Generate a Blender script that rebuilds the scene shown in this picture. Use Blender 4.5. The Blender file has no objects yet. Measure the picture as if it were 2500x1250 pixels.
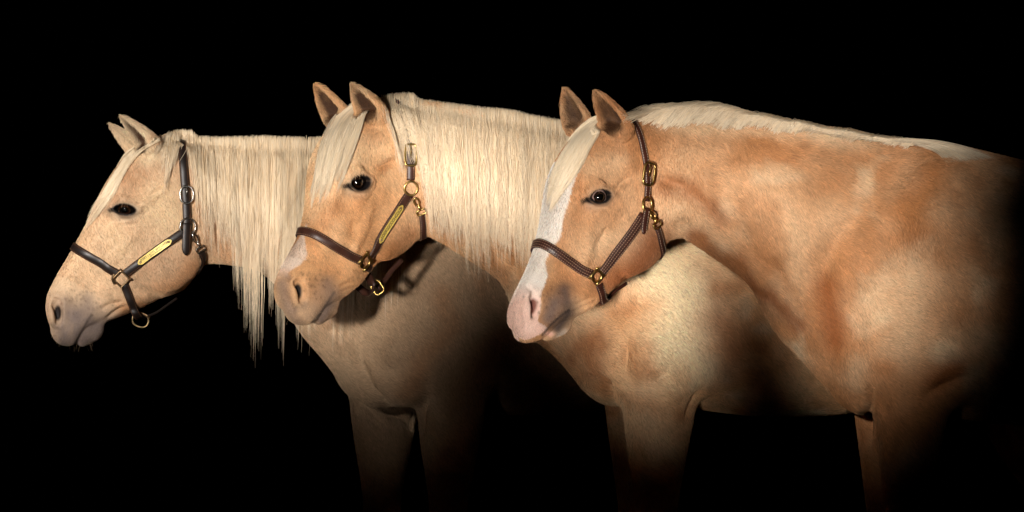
import bpy, math, random, time, os
import numpy as np
from concurrent.futures import ThreadPoolExecutor
from mathutils import Vector, Matrix
from mathutils.bvhtree import BVHTree

T0 = time.time()
FAST = ''
rng = np.random.default_rng(7)
random.seed(7)
scene = bpy.context.scene
COL = scene.collection

# ------------------------------------------------------------------ camera, world, lamps, exposure
KPX = 0.001          # metres per photo pixel on the plane of the nearest horse
CAM_D = 9.0          # camera distance to that plane
CAM_Z = 1.165
cam_data = bpy.data.cameras.new('camera')
cam = bpy.data.objects.new('camera', cam_data)
COL.objects.link(cam)
cam.location = (0, -CAM_D, CAM_Z)
cam.rotation_euler = (math.radians(90), 0, 0)
cam_data.sensor_width = 36
cam_data.lens = 36 * CAM_D / (2500 * KPX)
cam_data.clip_end = 200
scene.camera = cam

world = bpy.data.worlds.new('World')
scene.world = world
world.use_nodes = True
world.node_tree.nodes['Background'].inputs[0].default_value = (0, 0, 0, 1)
world.node_tree.nodes['Background'].inputs[1].default_value = 0.0

scene.view_settings.view_transform = 'Standard'
scene.view_settings.look = 'None'
scene.view_settings.exposure = 0.0
scene.view_settings.gamma = 1.0
scene.view_settings.use_curve_mapping = False


def px_world(px, py, y):
    """photo pixel at depth y -> world point"""
    m = KPX * (1 + y / CAM_D)
    return Vector(((px - 1250) * m, y, CAM_Z + (625 - py) * m))


def spot(name, loc, aim, power, size_deg, blend, radius, col=(1, 0.93, 0.84)):
    d = bpy.data.lights.new(name, 'SPOT')
    d.energy = power
    d.spot_size = math.radians(size_deg)
    d.spot_blend = blend
    d.shadow_soft_size = radius
    d.color = col
    o = bpy.data.objects.new(name, d)
    COL.objects.link(o)
    o.location = loc
    o.rotation_euler = (Vector(aim) - Vector(loc)).to_track_quat('-Z', 'Y').to_euler()
    return o


def pool(px, py, y, rad_px, power, off=(-0.5, -6.4, 0.40), soft=0.14, col=(1, 0.945, 0.88)):
    """added spot with a soft edge: aimed at a photo pixel on plane y, lighting a circle of rad_px"""
    a = px_world(px, py, y)
    loc = a + Vector(off)
    d = Vector(off).length
    r = rad_px * KPX * (1 + y / CAM_D)
    return spot('added_spot', loc, a, power, 2 * math.degrees(math.atan(r / d)), 1.0, soft, col)


# added spots left of the camera, their pools fitted to a fade to black
UNIT = 2250
SIDE, LOW, LO, HI = (-0.9, -6.4, 0.05), (-1.5, -6.4, -0.8), (-1.6, -6.4, 0.8), (-2.2, -6.4, 1.3)
for (lx, ly, ldep, lrad, lpow, loff) in (
        (100, 540, 1.1, 400, 1.26, LO), (1000, 380, 0.6, 290, 1.08, LOW), (1825, 300, 0.0, 290, 0.41, LO), (2125, 700, 0.0, 290, 1.0, HI), (1600, 700, 0.6, 200, 1.10, LOW), (1450, 300, 0.6, 400, 0.64, LOW),
        (475, 700, 0.0, 200, 0.17, HI), (2200, 380, 0.0, 200, 0.76, LO), (2050, 620, 1.1, 200, 0.73, LO), (550, 300, 0.6, 400, 0.86, LOW), (770, 665, 0.6, 280, 0.68, SIDE), (550, 675, 1.1, 200, 0.88, LO),
        (475, 300, 1.1, 290, 0.36, LO), (1525, 660, 0.6, 380, 0.23, LOW), (1600, 460, 0.0, 200, 0.98, LOW), (1150, 620, 0.0, 200, 0.57, LOW), (2125, 300, 0.6, 200, 1.06, HI),
        (1570, 930, 0.35, 150, 0.30, LOW), (2060, 900, -0.15, 180, 0.25, HI), (715, 775, 0.4, 170, 0.32, SIDE), (1020, 590, 0.5, 160, 0.2, SIDE), (1170, 390, 0.5, 210, 0.50, HI), (610, 440, 1.1, 190, 0.35, HI)):
    pool(lx, ly, ldep, lrad, lpow * UNIT, loff)


# ------------------------------------------------------------------ numeric helpers
def smin(a, b, k):
    h = np.clip(0.5 + 0.5 * (b - a) / k, 0, 1)
    return b + (a - b) * h - k * h * (1 - h)


def smax(a, b, k):
    return -smin(-a, -b, k)


def catmull(pts, n):
    """resample a control polygon (rows) to n rows, centripetal-ish Catmull-Rom by chord length"""
    P = np.asarray(pts, float)
    if len(P) == 1:
        return np.repeat(P, n, 0)
    d = np.linalg.norm(np.diff(P[:, :min(3, P.shape[1])], axis=0), axis=1)
    u = np.concatenate([[0], np.cumsum(np.maximum(d, 1e-6))])
    m = np.zeros_like(P)
    m[1:-1] = (P[2:] - P[:-2]) / (u[2:] - u[:-2])[:, None]
    m[0] = (P[1] - P[0]) / (u[1] - u[0])
    m[-1] = (P[-1] - P[-2]) / (u[-1] - u[-2])
    q = np.linspace(0, u[-1], n)
    i = np.clip(np.searchsorted(u, q, 'right') - 1, 0, len(P) - 2)
    h = (u[i + 1] - u[i])
    t = ((q - u[i]) / h)[:, None]
    h = h[:, None]
    return ((2 * t**3 - 3 * t**2 + 1) * P[i] + (t**3 - 2 * t**2 + t) * h * m[i]
            + (-2 * t**3 + 3 * t**2) * P[i + 1] + (t**3 - t**2) * h * m[i + 1])


def hash3(i, j, k, seed):
    n = (i * 374761393 + j * 668265263 + k * 2147483647 + seed * 144665) & 0xFFFFFFFF
    n = ((n ^ (n >> 13)) * 1274126177) & 0xFFFFFFFF
    n = n ^ (n >> 16)
    return (n & 0xFFFF) / 65535.0


def noise3(P, scale, seed=0):
    """value noise in 0..1 at points P (N,3)"""
    Q = P / scale
    I = np.floor(Q).astype(np.int64)
    F = Q - I
    F = F * F * (3 - 2 * F)
    out = 0
    for a in (0, 1):
        wa = F[:, 0] if a else 1 - F[:, 0]
        for b in (0, 1):
            wb = F[:, 1] if b else 1 - F[:, 1]
            for c in (0, 1):
                wc = F[:, 2] if c else 1 - F[:, 2]
                out = out + wa * wb * wc * hash3(I[:, 0] + a, I[:, 1] + b, I[:, 2] + c, seed)
    return out


def fbm(P, scale, seed=0, octv=3):
    s = 0; amp = 1; tot = 0
    for o in range(octv):
        s = s + amp * noise3(P, scale / 2**o, seed + o * 17)
        tot += amp
        amp *= 0.55
    return s / tot


def seg_dist2(P2, pts):
    """distance of 2-D points to an open polyline; also the parameter 0..1 along it"""
    pts = np.asarray(pts, float)
    best = np.full(len(P2), 1e18)
    par = np.zeros(len(P2))
    L = np.linalg.norm(np.diff(pts, axis=0), axis=1)
    cum = np.concatenate([[0], np.cumsum(L)])
    for i in range(len(pts) - 1):
        a, b = pts[i], pts[i + 1]
        ab = b - a
        t = np.clip(((P2 - a) @ ab) / (ab @ ab + 1e-9), 0, 1)
        d = ((P2 - a - t[:, None] * ab)**2).sum(1)
        k = d < best
        best[k] = d[k]
        par[k] = (cum[i] + t[k] * L[i]) / cum[-1]
    return np.sqrt(best), par


# ------------------------------------------------------------------ signed-distance pieces (units: photo pixels on a horse's own plane)
def ellipsoid(P, c, r, rot=0.0):
    """rot: degrees in the profile plane"""
    Q = P - np.asarray(c, float)
    if rot:
        a = math.radians(rot)
        ca, sa = math.cos(a), math.sin(a)
        Q = np.stack([Q[:, 0] * ca + Q[:, 1] * sa, -Q[:, 0] * sa + Q[:, 1] * ca, Q[:, 2]], 1)
    r = np.asarray(r, float)
    k0 = np.sqrt(((Q / r)**2).sum(1))
    k1 = np.sqrt(((Q / r**2)**2).sum(1)) + 1e-9
    return k0 * (k0 - 1) / k1


def cone(P, a, b, ra, rb):
    a = np.asarray(a, float); b = np.asarray(b, float)
    ab = b - a
    t = np.clip(((P - a) @ ab) / (ab @ ab), 0, 1)
    d = np.sqrt(((P - a - t[:, None] * ab)**2).sum(1))
    return d - (ra + (rb - ra) * t)


def tube(P, ctrl, n=26, crest=0.0, keel=0.0):
    """ctrl rows: cx, cy, cw, half height, half width. Elliptic loft along a curve in the profile plane."""
    C = catmull(ctrl, n)
    best = np.full(len(P), 1e18)
    A = np.zeros(len(P)); E = np.zeros(len(P)); H = np.ones(len(P)); Wd = np.ones(len(P)); CW = np.zeros(len(P))
    for i in range(n - 1):
        a = C[i, :2]; ab = C[i + 1, :2] - a
        L2 = ab @ ab
        rel = P[:, :2] - a
        t = np.clip((rel @ ab) / L2, 0, 1)
        off = rel - t[:, None] * ab
        d = (off**2).sum(1)
        k = np.nonzero(d < best)[0]
        if len(k) == 0:
            continue
        best[k] = d[k]
        tk = t[k]
        ap = (ab[1] * rel[k, 0] - ab[0] * rel[k, 1]) / math.sqrt(L2)   # + above for a left-to-right curve
        A[k] = ap
        E[k] = np.maximum(d[k] - ap * ap, 0)
        H[k] = C[i, 3] + (C[i + 1, 3] - C[i, 3]) * tk
        Wd[k] = C[i, 4] + (C[i + 1, 4] - C[i, 4]) * tk
        CW[k] = C[i, 2] + (C[i + 1, 2] - C[i, 2]) * tk
    an = np.clip(A / H, -1.2, 1.2)
    Wd = Wd * (1 - crest * np.clip(an, 0, 1)**1.3 - keel * np.clip(-an, 0, 1)**1.5)
    q0 = A / H; q1 = (P[:, 2] - CW) / Wd
    q2 = E / (H * H)
    k0 = np.sqrt(q0**2 + q1**2 + q2)
    k1 = np.sqrt((q0 / H)**2 + (q1 / Wd)**2 + q2 / (H * H)) + 1e-9
    return k0 * (k0 - 1) / k1


def near(P, lo, hi, fn, pad=70.0):
    """evaluate fn only for points within pad of a box"""
    lo = np.asarray(lo, float) - pad; hi = np.asarray(hi, float) + pad
    k = ((P > lo) & (P < hi)).all(1)
    out = np.full(len(P), 1e3)
    if k.any():
        out[k] = fn(P[k])
    return out


def ctrl_box(c):
    c = np.asarray(c, float); r = c[:, 3:5].max(1)
    h = c[:, 3]
    return ((c[:, 0] - h).min(), (c[:, 1] - h).min(), (c[:, 2] - r).min()), ((c[:, 0] + h).max(), (c[:, 1] + h).max(), (c[:, 2] + r).max())


def tube_n(P, c, n=26, **kw):
    lo, hi = ctrl_box(c)
    return near(P, lo, hi, lambda q: tube(q, c, n, **kw))


# head loft: stations along the line poll -> lips, half outlines (height above the axis, half width)
H_O = np.array([410.0, 345.0]); H_D = np.array([-0.467, 0.884]); H_N = np.array([-0.884, -0.467]); H_L = 514.0
SECT = [
    (-0.02, [(14, 0), (8, 20), (-15, 34), (-50, 42), (-85, 30), (-100, 0)]),
    (0.04, [(44, 0), (38, 28), (18, 50), (-40, 62), (-100, 66), (-150, 50), (-175, 0)]),
    (0.13, [(70, 0), (65, 34), (45, 58), (10, 70), (-50, 73), (-120, 71), (-180, 54), (-205, 0)]),
    (0.25, [(83, 0), (79, 42), (60, 68), (25, 81), (-40, 78), (-110, 75), (-180, 57), (-212, 0)]),
    (0.38, [(86, 0), (83, 45), (68, 70), (30, 84), (-20, 79), (-90, 73), (-160, 66), (-200, 42), (-215, 0)]),
    (0.50, [(82, 0), (78, 38), (64, 58), (30, 68), (-20, 69), (-90, 68), (-160, 63), (-200, 42), (-214, 0)]),
    (0.60, [(82, 0), (78, 29), (64, 45), (30, 55), (-20, 59), (-90, 62), (-155, 55), (-188, 34), (-200, 0)]),
    (0.68, [(83, 0), (78, 26), (64, 39), (30, 47), (-20, 51), (-80, 51), (-130, 42), (-155, 24), (-163, 0)]),
    (0.78, [(86, 0), (81, 23), (66, 34), (30, 41), (-20, 45), (-70, 43), (-105, 33), (-126, 0)]),
    (0.86, [(87, 0), (82, 27), (67, 40), (30, 46), (-20, 47), (-55, 42), (-80, 28), (-92, 0)]),
    (0.92, [(84, 0), (79, 30), (64, 45), (30, 50), (-10, 48), (-38, 43), (-55, 28), (-60, 0)]),
    (0.98, [(71, 0), (65, 30), (48, 45), (20, 49), (-10, 46), (-28, 39), (-36, 22), (-38, 0)]),
    (1.03, [(47, 0), (40, 28), (20, 37), (0, 38), (-20, 33), (-30, 18), (-33, 0)]),
    (1.06, [(26, 0), (18, 19), (0, 23), (-18, 19), (-27, 0)]),
    (1.078, [(6, 0), (2, 6), (-8, 6), (-14, 0)]),
]
NS, NT = 161, 73
S0, S1 = SECT[0][0], SECT[-1][0]


def _head_table():
    th = np.linspace(0, math.pi, NT)
    rows = []
    for s, o in SECT:
        o = np.array(o, float)
        ac = 0.5 * (o[0, 0] + o[-1, 0])
        f = catmull(o, 200)
        ang = np.arctan2(np.maximum(f[:, 1], 0), f[:, 0] - ac)
        r = np.hypot(f[:, 0] - ac, f[:, 1])
        k = np.argsort(ang)
        rr = np.interp(th, ang[k], r[k])
        e = np.concatenate([rr[6:0:-1], rr, rr[-2:-8:-1]])
        g = np.exp(-0.5 * (np.arange(-6, 7) / 2.0)**2); g /= g.sum()
        rows.append(np.concatenate([[s, ac], np.convolve(e, g, 'valid')]))
    rows = np.array(rows)
    ss = np.linspace(S0, S1, NS)
    sv = rows[:, 0]
    i = np.clip(np.searchsorted(sv, ss, 'right') - 1, 0, len(sv) - 2)
    m = np.gradient(rows, sv, axis=0)
    h = (sv[i + 1] - sv[i])[:, None]
    t = ((ss - sv[i])[:, None]) / h
    T = ((2 * t**3 - 3 * t**2 + 1) * rows[i] + (t**3 - 2 * t**2 + t) * h * m[i]
         + (-2 * t**3 + 3 * t**2) * rows[i + 1] + (t**3 - t**2) * h * m[i + 1])
    AC, R = T[:, 1], np.maximum(T[:, 2:], 1.0)
    G = np.gradient(R, ss * H_L, axis=0)
    return AC, R, 1 / np.sqrt(1 + G**2)


HEAD_AC, HEAD_R, HEAD_G = _head_table()


def head_loft(C):
    rel = C[:, :2] - H_O
    s = (rel @ H_D) / H_L
    a = rel @ H_N
    u = np.clip((s - S0) / (S1 - S0), 0, 1) * (NS - 1)
    i = np.minimum(u.astype(int), NS - 2); fu = u - i
    ac = HEAD_AC[i] * (1 - fu) + HEAD_AC[i + 1] * fu
    da = a - ac
    th = np.arctan2(np.abs(C[:, 2]), da) / math.pi * (NT - 1)
    j = np.minimum(th.astype(int), NT - 2); ft = th - j

    def look(T):
        return ((T[i, j] * (1 - ft) + T[i, j + 1] * ft) * (1 - fu) + (T[i + 1, j] * (1 - ft) + T[i + 1, j + 1] * ft) * fu)
    f = (np.hypot(da, C[:, 2]) - look(HEAD_R)) * look(HEAD_G)
    over = np.maximum(np.maximum(s - S1, S0 - s), 0) * H_L
    return np.maximum(f, 0) + np.minimum(f, 0) * (over == 0) + over


def head_sdf(C, p):
    """C: canonical points (x, y of the profile, lateral w); p: per-horse options"""
    A = np.stack([C[:, 0], C[:, 1], np.abs(C[:, 2])], 1)
    f = head_loft(A)
    # orbit, brow, hollow over the eye
    f = smin(f, ellipsoid(A, (305, 505, 63), (43, 36, 27), 25), 14)
    f = smin(f, cone(A, (276, 497, 78), (306, 485, 82), 7, 10), 12)
    f = smin(f, cone(A, (306, 485, 82), (338, 496, 76), 10, 7), 12)
    f = smax(f, -ellipsoid(A, (352, 446, 107), (24, 40, 30), 40), 34)
    f = smax(f, -ellipsoid(A, (262, 548, 95), (24, 44, 36), 35), 22)
    # facial crest, cheek muscle, jaw
    f = smin(f, cone(A, (326, 572, 61), (258, 656, 47), 11, 8), 16)
    f = smin(f, cone(A, (338, 505, 76), (400, 455, 66), 9, 8), 18)
    f = smin(f, ellipsoid(A, (425, 602, 44), (77, 113, 37), 22), 14)
    f = smax(f, -ellipsoid(A, (325, 712, 70), (50, 30, 26), -28), 24)
    f = smax(f, -ellipsoid(A, (215, 690, 66), (40, 62, 26), 28), 20)
    # nostril: flared rim, comma-shaped opening
    f = smin(f, ellipsoid(A, (142, 760, 38), (25, 44, 17), 8), 12)
    f = smax(f, -ellipsoid(A, (139, 765, 54), (p.get('nw', 11), p.get('nh', 27), 22), -8), 5)
    f = smin(f, ellipsoid(A, (127, 772, 43), (7.5, 26, 10), -8), 5)
    f = smax(f, -cone(A, (140, 742, 54), (156, 712, 62), 9, 12), 14)
    # upper lip roundness, lower lip and chin
    f = smin(f, ellipsoid(A, (160, 808, 10), (34, 34, 32), 20), 14)
    low = ellipsoid(A, (215, 806, 0), (24, 43, 32), 28)
    low = smin(low, ellipsoid(A, (232, 806, 0), (21, 28, 28), 20), 12)
    low = smin(low, cone(A, (244, 775, 14), (380, 690, 20), 17, 20), 16)
    f = smin(f, low, 3.5)
    # eye opening: lens-shaped cut in which the eyeball sits
    ex, ey = 305.0, 512.0
    ta = math.radians(p.get('etilt', -8))
    dx = (A[:, 0] - ex) * math.cos(ta) + (A[:, 1] - ey) * math.sin(ta)
    dy = -(A[:, 0] - ex) * math.sin(ta) + (A[:, 1] - ey) * math.cos(ta)
    hl, hu, hd = p.get('el', 28), p.get('eu', 12), p.get('ed', 11)
    ru = (hl * hl + hu * hu) / (2 * hu); rd = (hl * hl + hd * hd) / (2 * hd)
    d1 = np.hypot(dx, dy - (ru - hu)) - ru
    d2 = np.hypot(dx, dy + (rd - hd)) - rd
    lens = np.maximum(d1, d2)
    f = smin(f, np.maximum(np.abs(lens - 2) - 3.5, np.abs(A[:, 2] - 84) - 5), 7)
    f = smax(f, -np.maximum(lens, 66 - A[:, 2]), 3)
    return f


def ear_sdf(P, base, tip, opening, wid, bend=0.0):
    """leaf-shaped ear: base/tip points, opening = direction its hollow faces"""
    b = np.asarray(base, float); t = np.asarray(tip, float)
    ax = t - b; L = np.linalg.norm(ax); ax = ax / L
    op = np.asarray(opening, float); op = op - ax * (op @ ax); op /= np.linalg.norm(op)
    sd = np.cross(ax, op)
    Q = P - b
    u = (Q @ ax) / L
    uc = np.clip(u, 0, 1)
    v = Q @ op + bend * L * (uc - 0.15)**2 * 1.0
    w = Q @ sd
    prof = np.interp(uc, [0, .12, .3, .5, .7, .85, .95, 1], [.60, .95, .99, .84, .60, .36, .17, .04])
    r = wid * prof
    dv = r * np.interp(uc, [0, .3, 1], [0.95, .62, .5])
    k0 = np.sqrt((w / r)**2 + (v / dv)**2)
    f = (k0 - 1) * np.minimum(r, dv)
    over = np.maximum(np.maximum(u - 1, -u), 0) * L
    f = np.maximum(f, over * 1.0 - 1.0) if True else f
    # hollow
    rc = np.maximum(r - 6.0, 0.5) * np.interp(uc, [0, .18, .32, .86, .95], [0.05, .25, .9, 1, .05]) + 0.3
    k2 = np.sqrt((w / rc)**2 + ((v - dv * 0.75) / np.maximum(dv * 1.25, .5))**2)
    h = (k2 - 1) * np.minimum(rc, dv)
    f = smax(f, -h, 2.5)
    return f


def ear_hollow(P, base, tip, opening, wid, bend=0.0):
    """1 deep inside the hollow of an ear, 0 outside it"""
    b = np.asarray(base, float); t = np.asarray(tip, float)
    ax = t - b; L = np.linalg.norm(ax); ax = ax / L
    op = np.asarray(opening, float); op = op - ax * (op @ ax); op /= np.linalg.norm(op)
    sd = np.cross(ax, op)
    Q = P - b
    u = (Q @ ax) / L
    uc = np.clip(u, 0, 1)
    v = Q @ op + bend * L * (uc - 0.15)**2
    w = Q @ sd
    r = wid * np.interp(uc, [0, .12, .3, .5, .7, .85, .95, 1], [.60, .95, .99, .84, .60, .36, .17, .04])
    dv = r * np.interp(uc, [0, .3, 1], [0.95, .62, .5])
    a = np.clip((0.92 - np.abs(w) / np.maximum(r - 4, 1)) * 3.0, 0, 1)
    return a * (v > -dv * 0.72) * np.clip((u - 0.14) / 0.1, 0, 1) * np.clip((0.97 - u) / 0.25, 0, 1) * (np.abs(w) < r) * (v < dv * 1.05)


# ------------------------------------------------------------------ sparse surface nets on a rectilinear grid
def axis_steps(lo, hi, flo, fhi, fine, coarse):
    out = [lo]; v = lo
    while v < hi:
        d = max(flo - v, v - fhi, 0)
        v += min(coarse, fine + d * 0.09)
        out.append(v)
    return np.array(out)


def surface_nets(func, xs, ys, zs, lip=1.35):
    nx, ny, nz = len(xs), len(ys), len(zs)
    B = 5
    ci = [np.unique(np.r_[np.arange(0, n, B), n - 1]) for n in (nx, ny, nz)]
    CX, CY, CZ = np.meshgrid(xs[ci[0]], ys[ci[1]], zs[ci[2]], indexing='ij')
    fc = func(np.stack([CX.ravel(), CY.ravel(), CZ.ravel()], 1)).reshape(CX.shape)
    F = np.empty((nx, ny, nz), np.float32)
    todo = []
    for a in range(len(ci[0]) - 1):
        i0, i1 = ci[0][a], ci[0][a + 1]
        for b in range(len(ci[1]) - 1):
            j0, j1 = ci[1][b], ci[1][b + 1]
            for c in range(len(ci[2]) - 1):
                k0, k1 = ci[2][c], ci[2][c + 1]
                blk = fc[a:a + 2, b:b + 2, c:c + 2]
                diag = math.sqrt((xs[i1] - xs[i0])**2 + (ys[j1] - ys[j0])**2 + (zs[k1] - zs[k0])**2)
                mn = np.abs(blk).min()
                F[i0:i1 + 1, j0:j1 + 1, k0:k1 + 1] = blk.mean()
                if mn < diag * 0.5 * lip or (blk.min() < 0 < blk.max()):
                    todo.append((i0, i1, j0, j1, k0, k1))
    mask = np.zeros((nx, ny, nz), bool)
    for i0, i1, j0, j1, k0, k1 in todo:
        mask[i0:i1 + 1, j0:j1 + 1, k0:k1 + 1] = True
    idx = np.nonzero(mask.ravel())[0]
    Fr = F.ravel()
    CH = 60000
    def work(q):
        ii = idx[q:q + CH]
        i, r = np.divmod(ii, ny * nz)
        j, k = np.divmod(r, nz)
        Fr[ii] = func(np.stack([xs[i], ys[j], zs[k]], 1))
    with ThreadPoolExecutor(4) as ex:
        list(ex.map(work, range(0, len(idx), CH)))
    print('  nodes', nx * ny * nz, 'evaluated', len(idx))
    F = Fr.reshape(nx, ny, nz)
    S = F < 0
    cnt = np.zeros((nx - 1, ny - 1, nz - 1), np.int8)
    for a in (0, 1):
        for b in (0, 1):
            for c in (0, 1):
                cnt += S[a:nx - 1 + a, b:ny - 1 + b, c:nz - 1 + c]
    ii, jj, kk = np.nonzero((cnt > 0) & (cnt < 8))
    vid = np.full(cnt.shape, -1, np.int32)
    vid[ii, jj, kk] = np.arange(len(ii))
    acc = np.zeros((len(ii), 3)); num = np.zeros(len(ii))
    corners = [(a, b, c) for a in (0, 1) for b in (0, 1) for c in (0, 1)]
    for e0 in corners:
        for d in range(3):
            if e0[d]:
                continue
            e1 = list(e0); e1[d] = 1
            A = F[ii + e0[0], jj + e0[1], kk + e0[2]].astype(float)
            Bv = F[ii + e1[0], jj + e1[1], kk + e1[2]].astype(float)
            k = (A < 0) != (Bv < 0)
            t = A[k] / (A[k] - Bv[k])
            p0 = np.stack([xs[ii[k] + e0[0]], ys[jj[k] + e0[1]], zs[kk[k] + e0[2]]], 1)
            p1 = np.stack([xs[ii[k] + e1[0]], ys[jj[k] + e1[1]], zs[kk[k] + e1[2]]], 1)
            acc[k] += p0 + (p1 - p0) * t[:, None]
            num[k] += 1
    V = acc / num[:, None]
    faces = []
    for d in range(3):
        sl0 = [slice(1, -1)] * 3; sl1 = [slice(1, -1)] * 3
        sl0[d] = slice(0, -1); sl1[d] = slice(1, None)
        a = S[tuple(sl0)]; b = S[tuple(sl1)]
        e = np.stack(np.nonzero(a != b), 1)
        flip = a[tuple(e.T)]
        base = e + 1
        base[:, d] -= 1
        u, v = (d + 1) % 3, (d + 2) % 3

        def cell(du, dv):
            q = base.copy(); q[:, u] -= du; q[:, v] -= dv
            return vid[q[:, 0], q[:, 1], q[:, 2]]
        quad = np.stack([cell(1, 1), cell(0, 1), cell(0, 0), cell(1, 0)], 1)
        quad[~flip] = quad[~flip][:, ::-1]
        faces.append(quad)
    Q = np.concatenate(faces)
    Q = Q[(Q >= 0).all(1)]
    # drop loose islands? one light relaxation instead
    nb = np.zeros((len(V), 3)); nn = np.zeros(len(V))
    for a, b in ((0, 1), (1, 2), (2, 3), (3, 0)):
        for x, y in ((a, b), (b, a)):
            for c in range(3):
                nb[:, c] += np.bincount(Q[:, x], V[Q[:, y], c], len(V))
            nn += np.bincount(Q[:, x], minlength=len(V))
    V = V * 0.55 + (nb / np.maximum(nn, 1)[:, None]) * 0.45
    return V, Q


def vert_normals(V, Q):
    d1 = V[Q[:, 2]] - V[Q[:, 0]]; d2 = V[Q[:, 3]] - V[Q[:, 1]]
    fn = np.cross(d1, d2)
    N = np.zeros_like(V)
    for c in range(4):
        for a in range(3):
            N[:, a] += np.bincount(Q[:, c], fn[:, a], len(V))
    return N / (np.linalg.norm(N, axis=1)[:, None] + 1e-12)
# ------------------------------------------------------------------ horses: pose of the head from landmarks, residual warp, flesh
LM = {   # landmark: position on the model head (profile x, y, lateral w)
    'eye': (305, 512, 86), 'nostril': (139, 765, 46), 'mouth': (224, 768, 40), 'jaw_angle': (486, 660, 40),
    'jaw_low': (437, 719, 36), 'jaw_front': (395, 727, 30), 'chin': (252, 797, 8), 'lip_low': (205, 845, 8),
    'lip_up': (165, 838, 6), 'poll': (400, 338, 0), 'far_orbit': (300, 500, -90), 'nose_band': (178, 602, -12),
    'ring': (296, 678, 52), 'nose': (112, 735, -8), 'brow': (312, 368, 0),
}


def rot_mat(yaw, pitch, roll):
    cy, sy = math.cos(yaw), math.sin(yaw)
    Y = np.array([[cy, 0, sy], [0, 1, 0], [-sy, 0, cy]])
    cp, sp = math.cos(pitch), math.sin(pitch)
    Pm = np.array([[cp, -sp, 0], [sp, cp, 0], [0, 0, 1]])
    cr, sr = math.cos(roll), math.sin(roll)
    R = np.array([[1, 0, 0], [0, cr, -sr], [0, sr, cr]])
    return Pm @ Y @ R


class Horse:
    def __init__(s, name, y, targets, yaw0, w0, fit_yaw=True):
        s.name = name; s.y = y
        s.m = KPX * (1 + y / CAM_D)
        s.C0 = np.array([400.0, 400.0, 0.0])
        keys = [k for k in LM if k in targets]
        C = np.array([LM[k] for k in keys], float)
        Tg = np.array([targets[k] for k in keys], float)
        par = np.array([yaw0, 0.0, 0.0, 1.0, Tg[:, 0].mean() - C[:, 0].mean() + 400, Tg[:, 1].mean() - C[:, 1].mean() + 400])
        reg = np.array([0 if fit_yaw else 1e4, 0, 350.0, 60.0, 0, 0])
        par0 = par.copy(); par0[3] = 1.0

        def fwd(q, pts):
            return (pts - s.C0) @ rot_mat(q[0], q[1], q[2]).T * q[3] + np.array([q[4], q[5], w0])

        def res(q):
            L = fwd(q, C)
            fac = 1 - KPX * L[:, 2] / CAM_D
            px = 1250 + (L[:, 0] - 1250) / fac; py = 625 + (L[:, 1] - 625) / fac
            return np.concatenate([px - Tg[:, 0], py - Tg[:, 1], (q - par0) * np.where(reg > 0, reg, 0)])
        for it in range(30):
            r = res(par)
            J = np.stack([(res(par + e) - r) / 1e-4 for e in np.eye(6) * 1e-4], 1)
            par = par - np.linalg.solve(J.T @ J + 1e-6 * np.eye(6), J.T @ r) * 0.8
        s.par = par; s.R = rot_mat(par[0], par[1], par[2]); s.sc = par[3]; s.t = np.array([par[4], par[5], w0])
        L = fwd(par, C)
        fac = (1 - KPX * L[:, 2] / CAM_D)
        Lt = np.stack([1250 + (Tg[:, 0] - 1250) * fac, 625 + (Tg[:, 1] - 625) * fac, L[:, 2]], 1)
        s.lm = dict(zip(keys, Lt))
        rr = res(par)
        print(name, 'yaw %.1f pitch %.1f roll %.1f scale %.3f rms %.1f' % (*np.degrees(par[:3]), par[3], math.sqrt((rr[:2 * len(keys)]**2).mean() * 2)))
        # residual warp (canonical minus rigid inverse), smooth gaussian kernels
        D = C - s.inv_rigid(Lt)
        K = np.exp(-((Lt[:, None] - Lt[None])**2).sum(2) / (2 * 95.0**2))
        s.rc = Lt; s.rw = np.linalg.solve(K + 0.04 * np.eye(len(K)), D)

    def inv_rigid(s, L):
        return ((L - s.t) / s.sc) @ s.R + s.C0

    def to_canon(s, L):
        K = np.exp(-((L[:, None, :] - s.rc[None])**2).sum(2) / (2 * 95.0**2))
        return s.inv_rigid(L) + K @ s.rw

    def from_canon(s, C):
        C = np.atleast_2d(np.asarray(C, float))
        L = (C - s.C0) @ s.R.T * s.sc + s.t
        for it in range(25):
            L = L + 0.9 * ((C - s.to_canon(L)) @ s.R.T * s.sc)
        return L

    def L2W(s, L):
        L = np.atleast_2d(L)
        return np.stack([(L[:, 0] - 1250) * s.m, s.y - L[:, 2] * s.m, CAM_Z + (625 - L[:, 1]) * s.m], 1)

    def W2L(s, W):
        return np.stack([W[:, 0] / s.m + 1250, 625 - (W[:, 2] - CAM_Z) / s.m, (s.y - W[:, 1]) / s.m], 1)

    def px2L(s, px, py, w):
        f = 1 - KPX * w / CAM_D
        return np.array([1250 + (px - 1250) * f, 625 + (py - 625) * f, w])

    def W2px(s, W):
        k = KPX * (1 + W[:, 1] / CAM_D)
        return np.stack([W[:, 0] / k + 1250, 625 - (W[:, 2] - CAM_Z) / k], 1)


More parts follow.
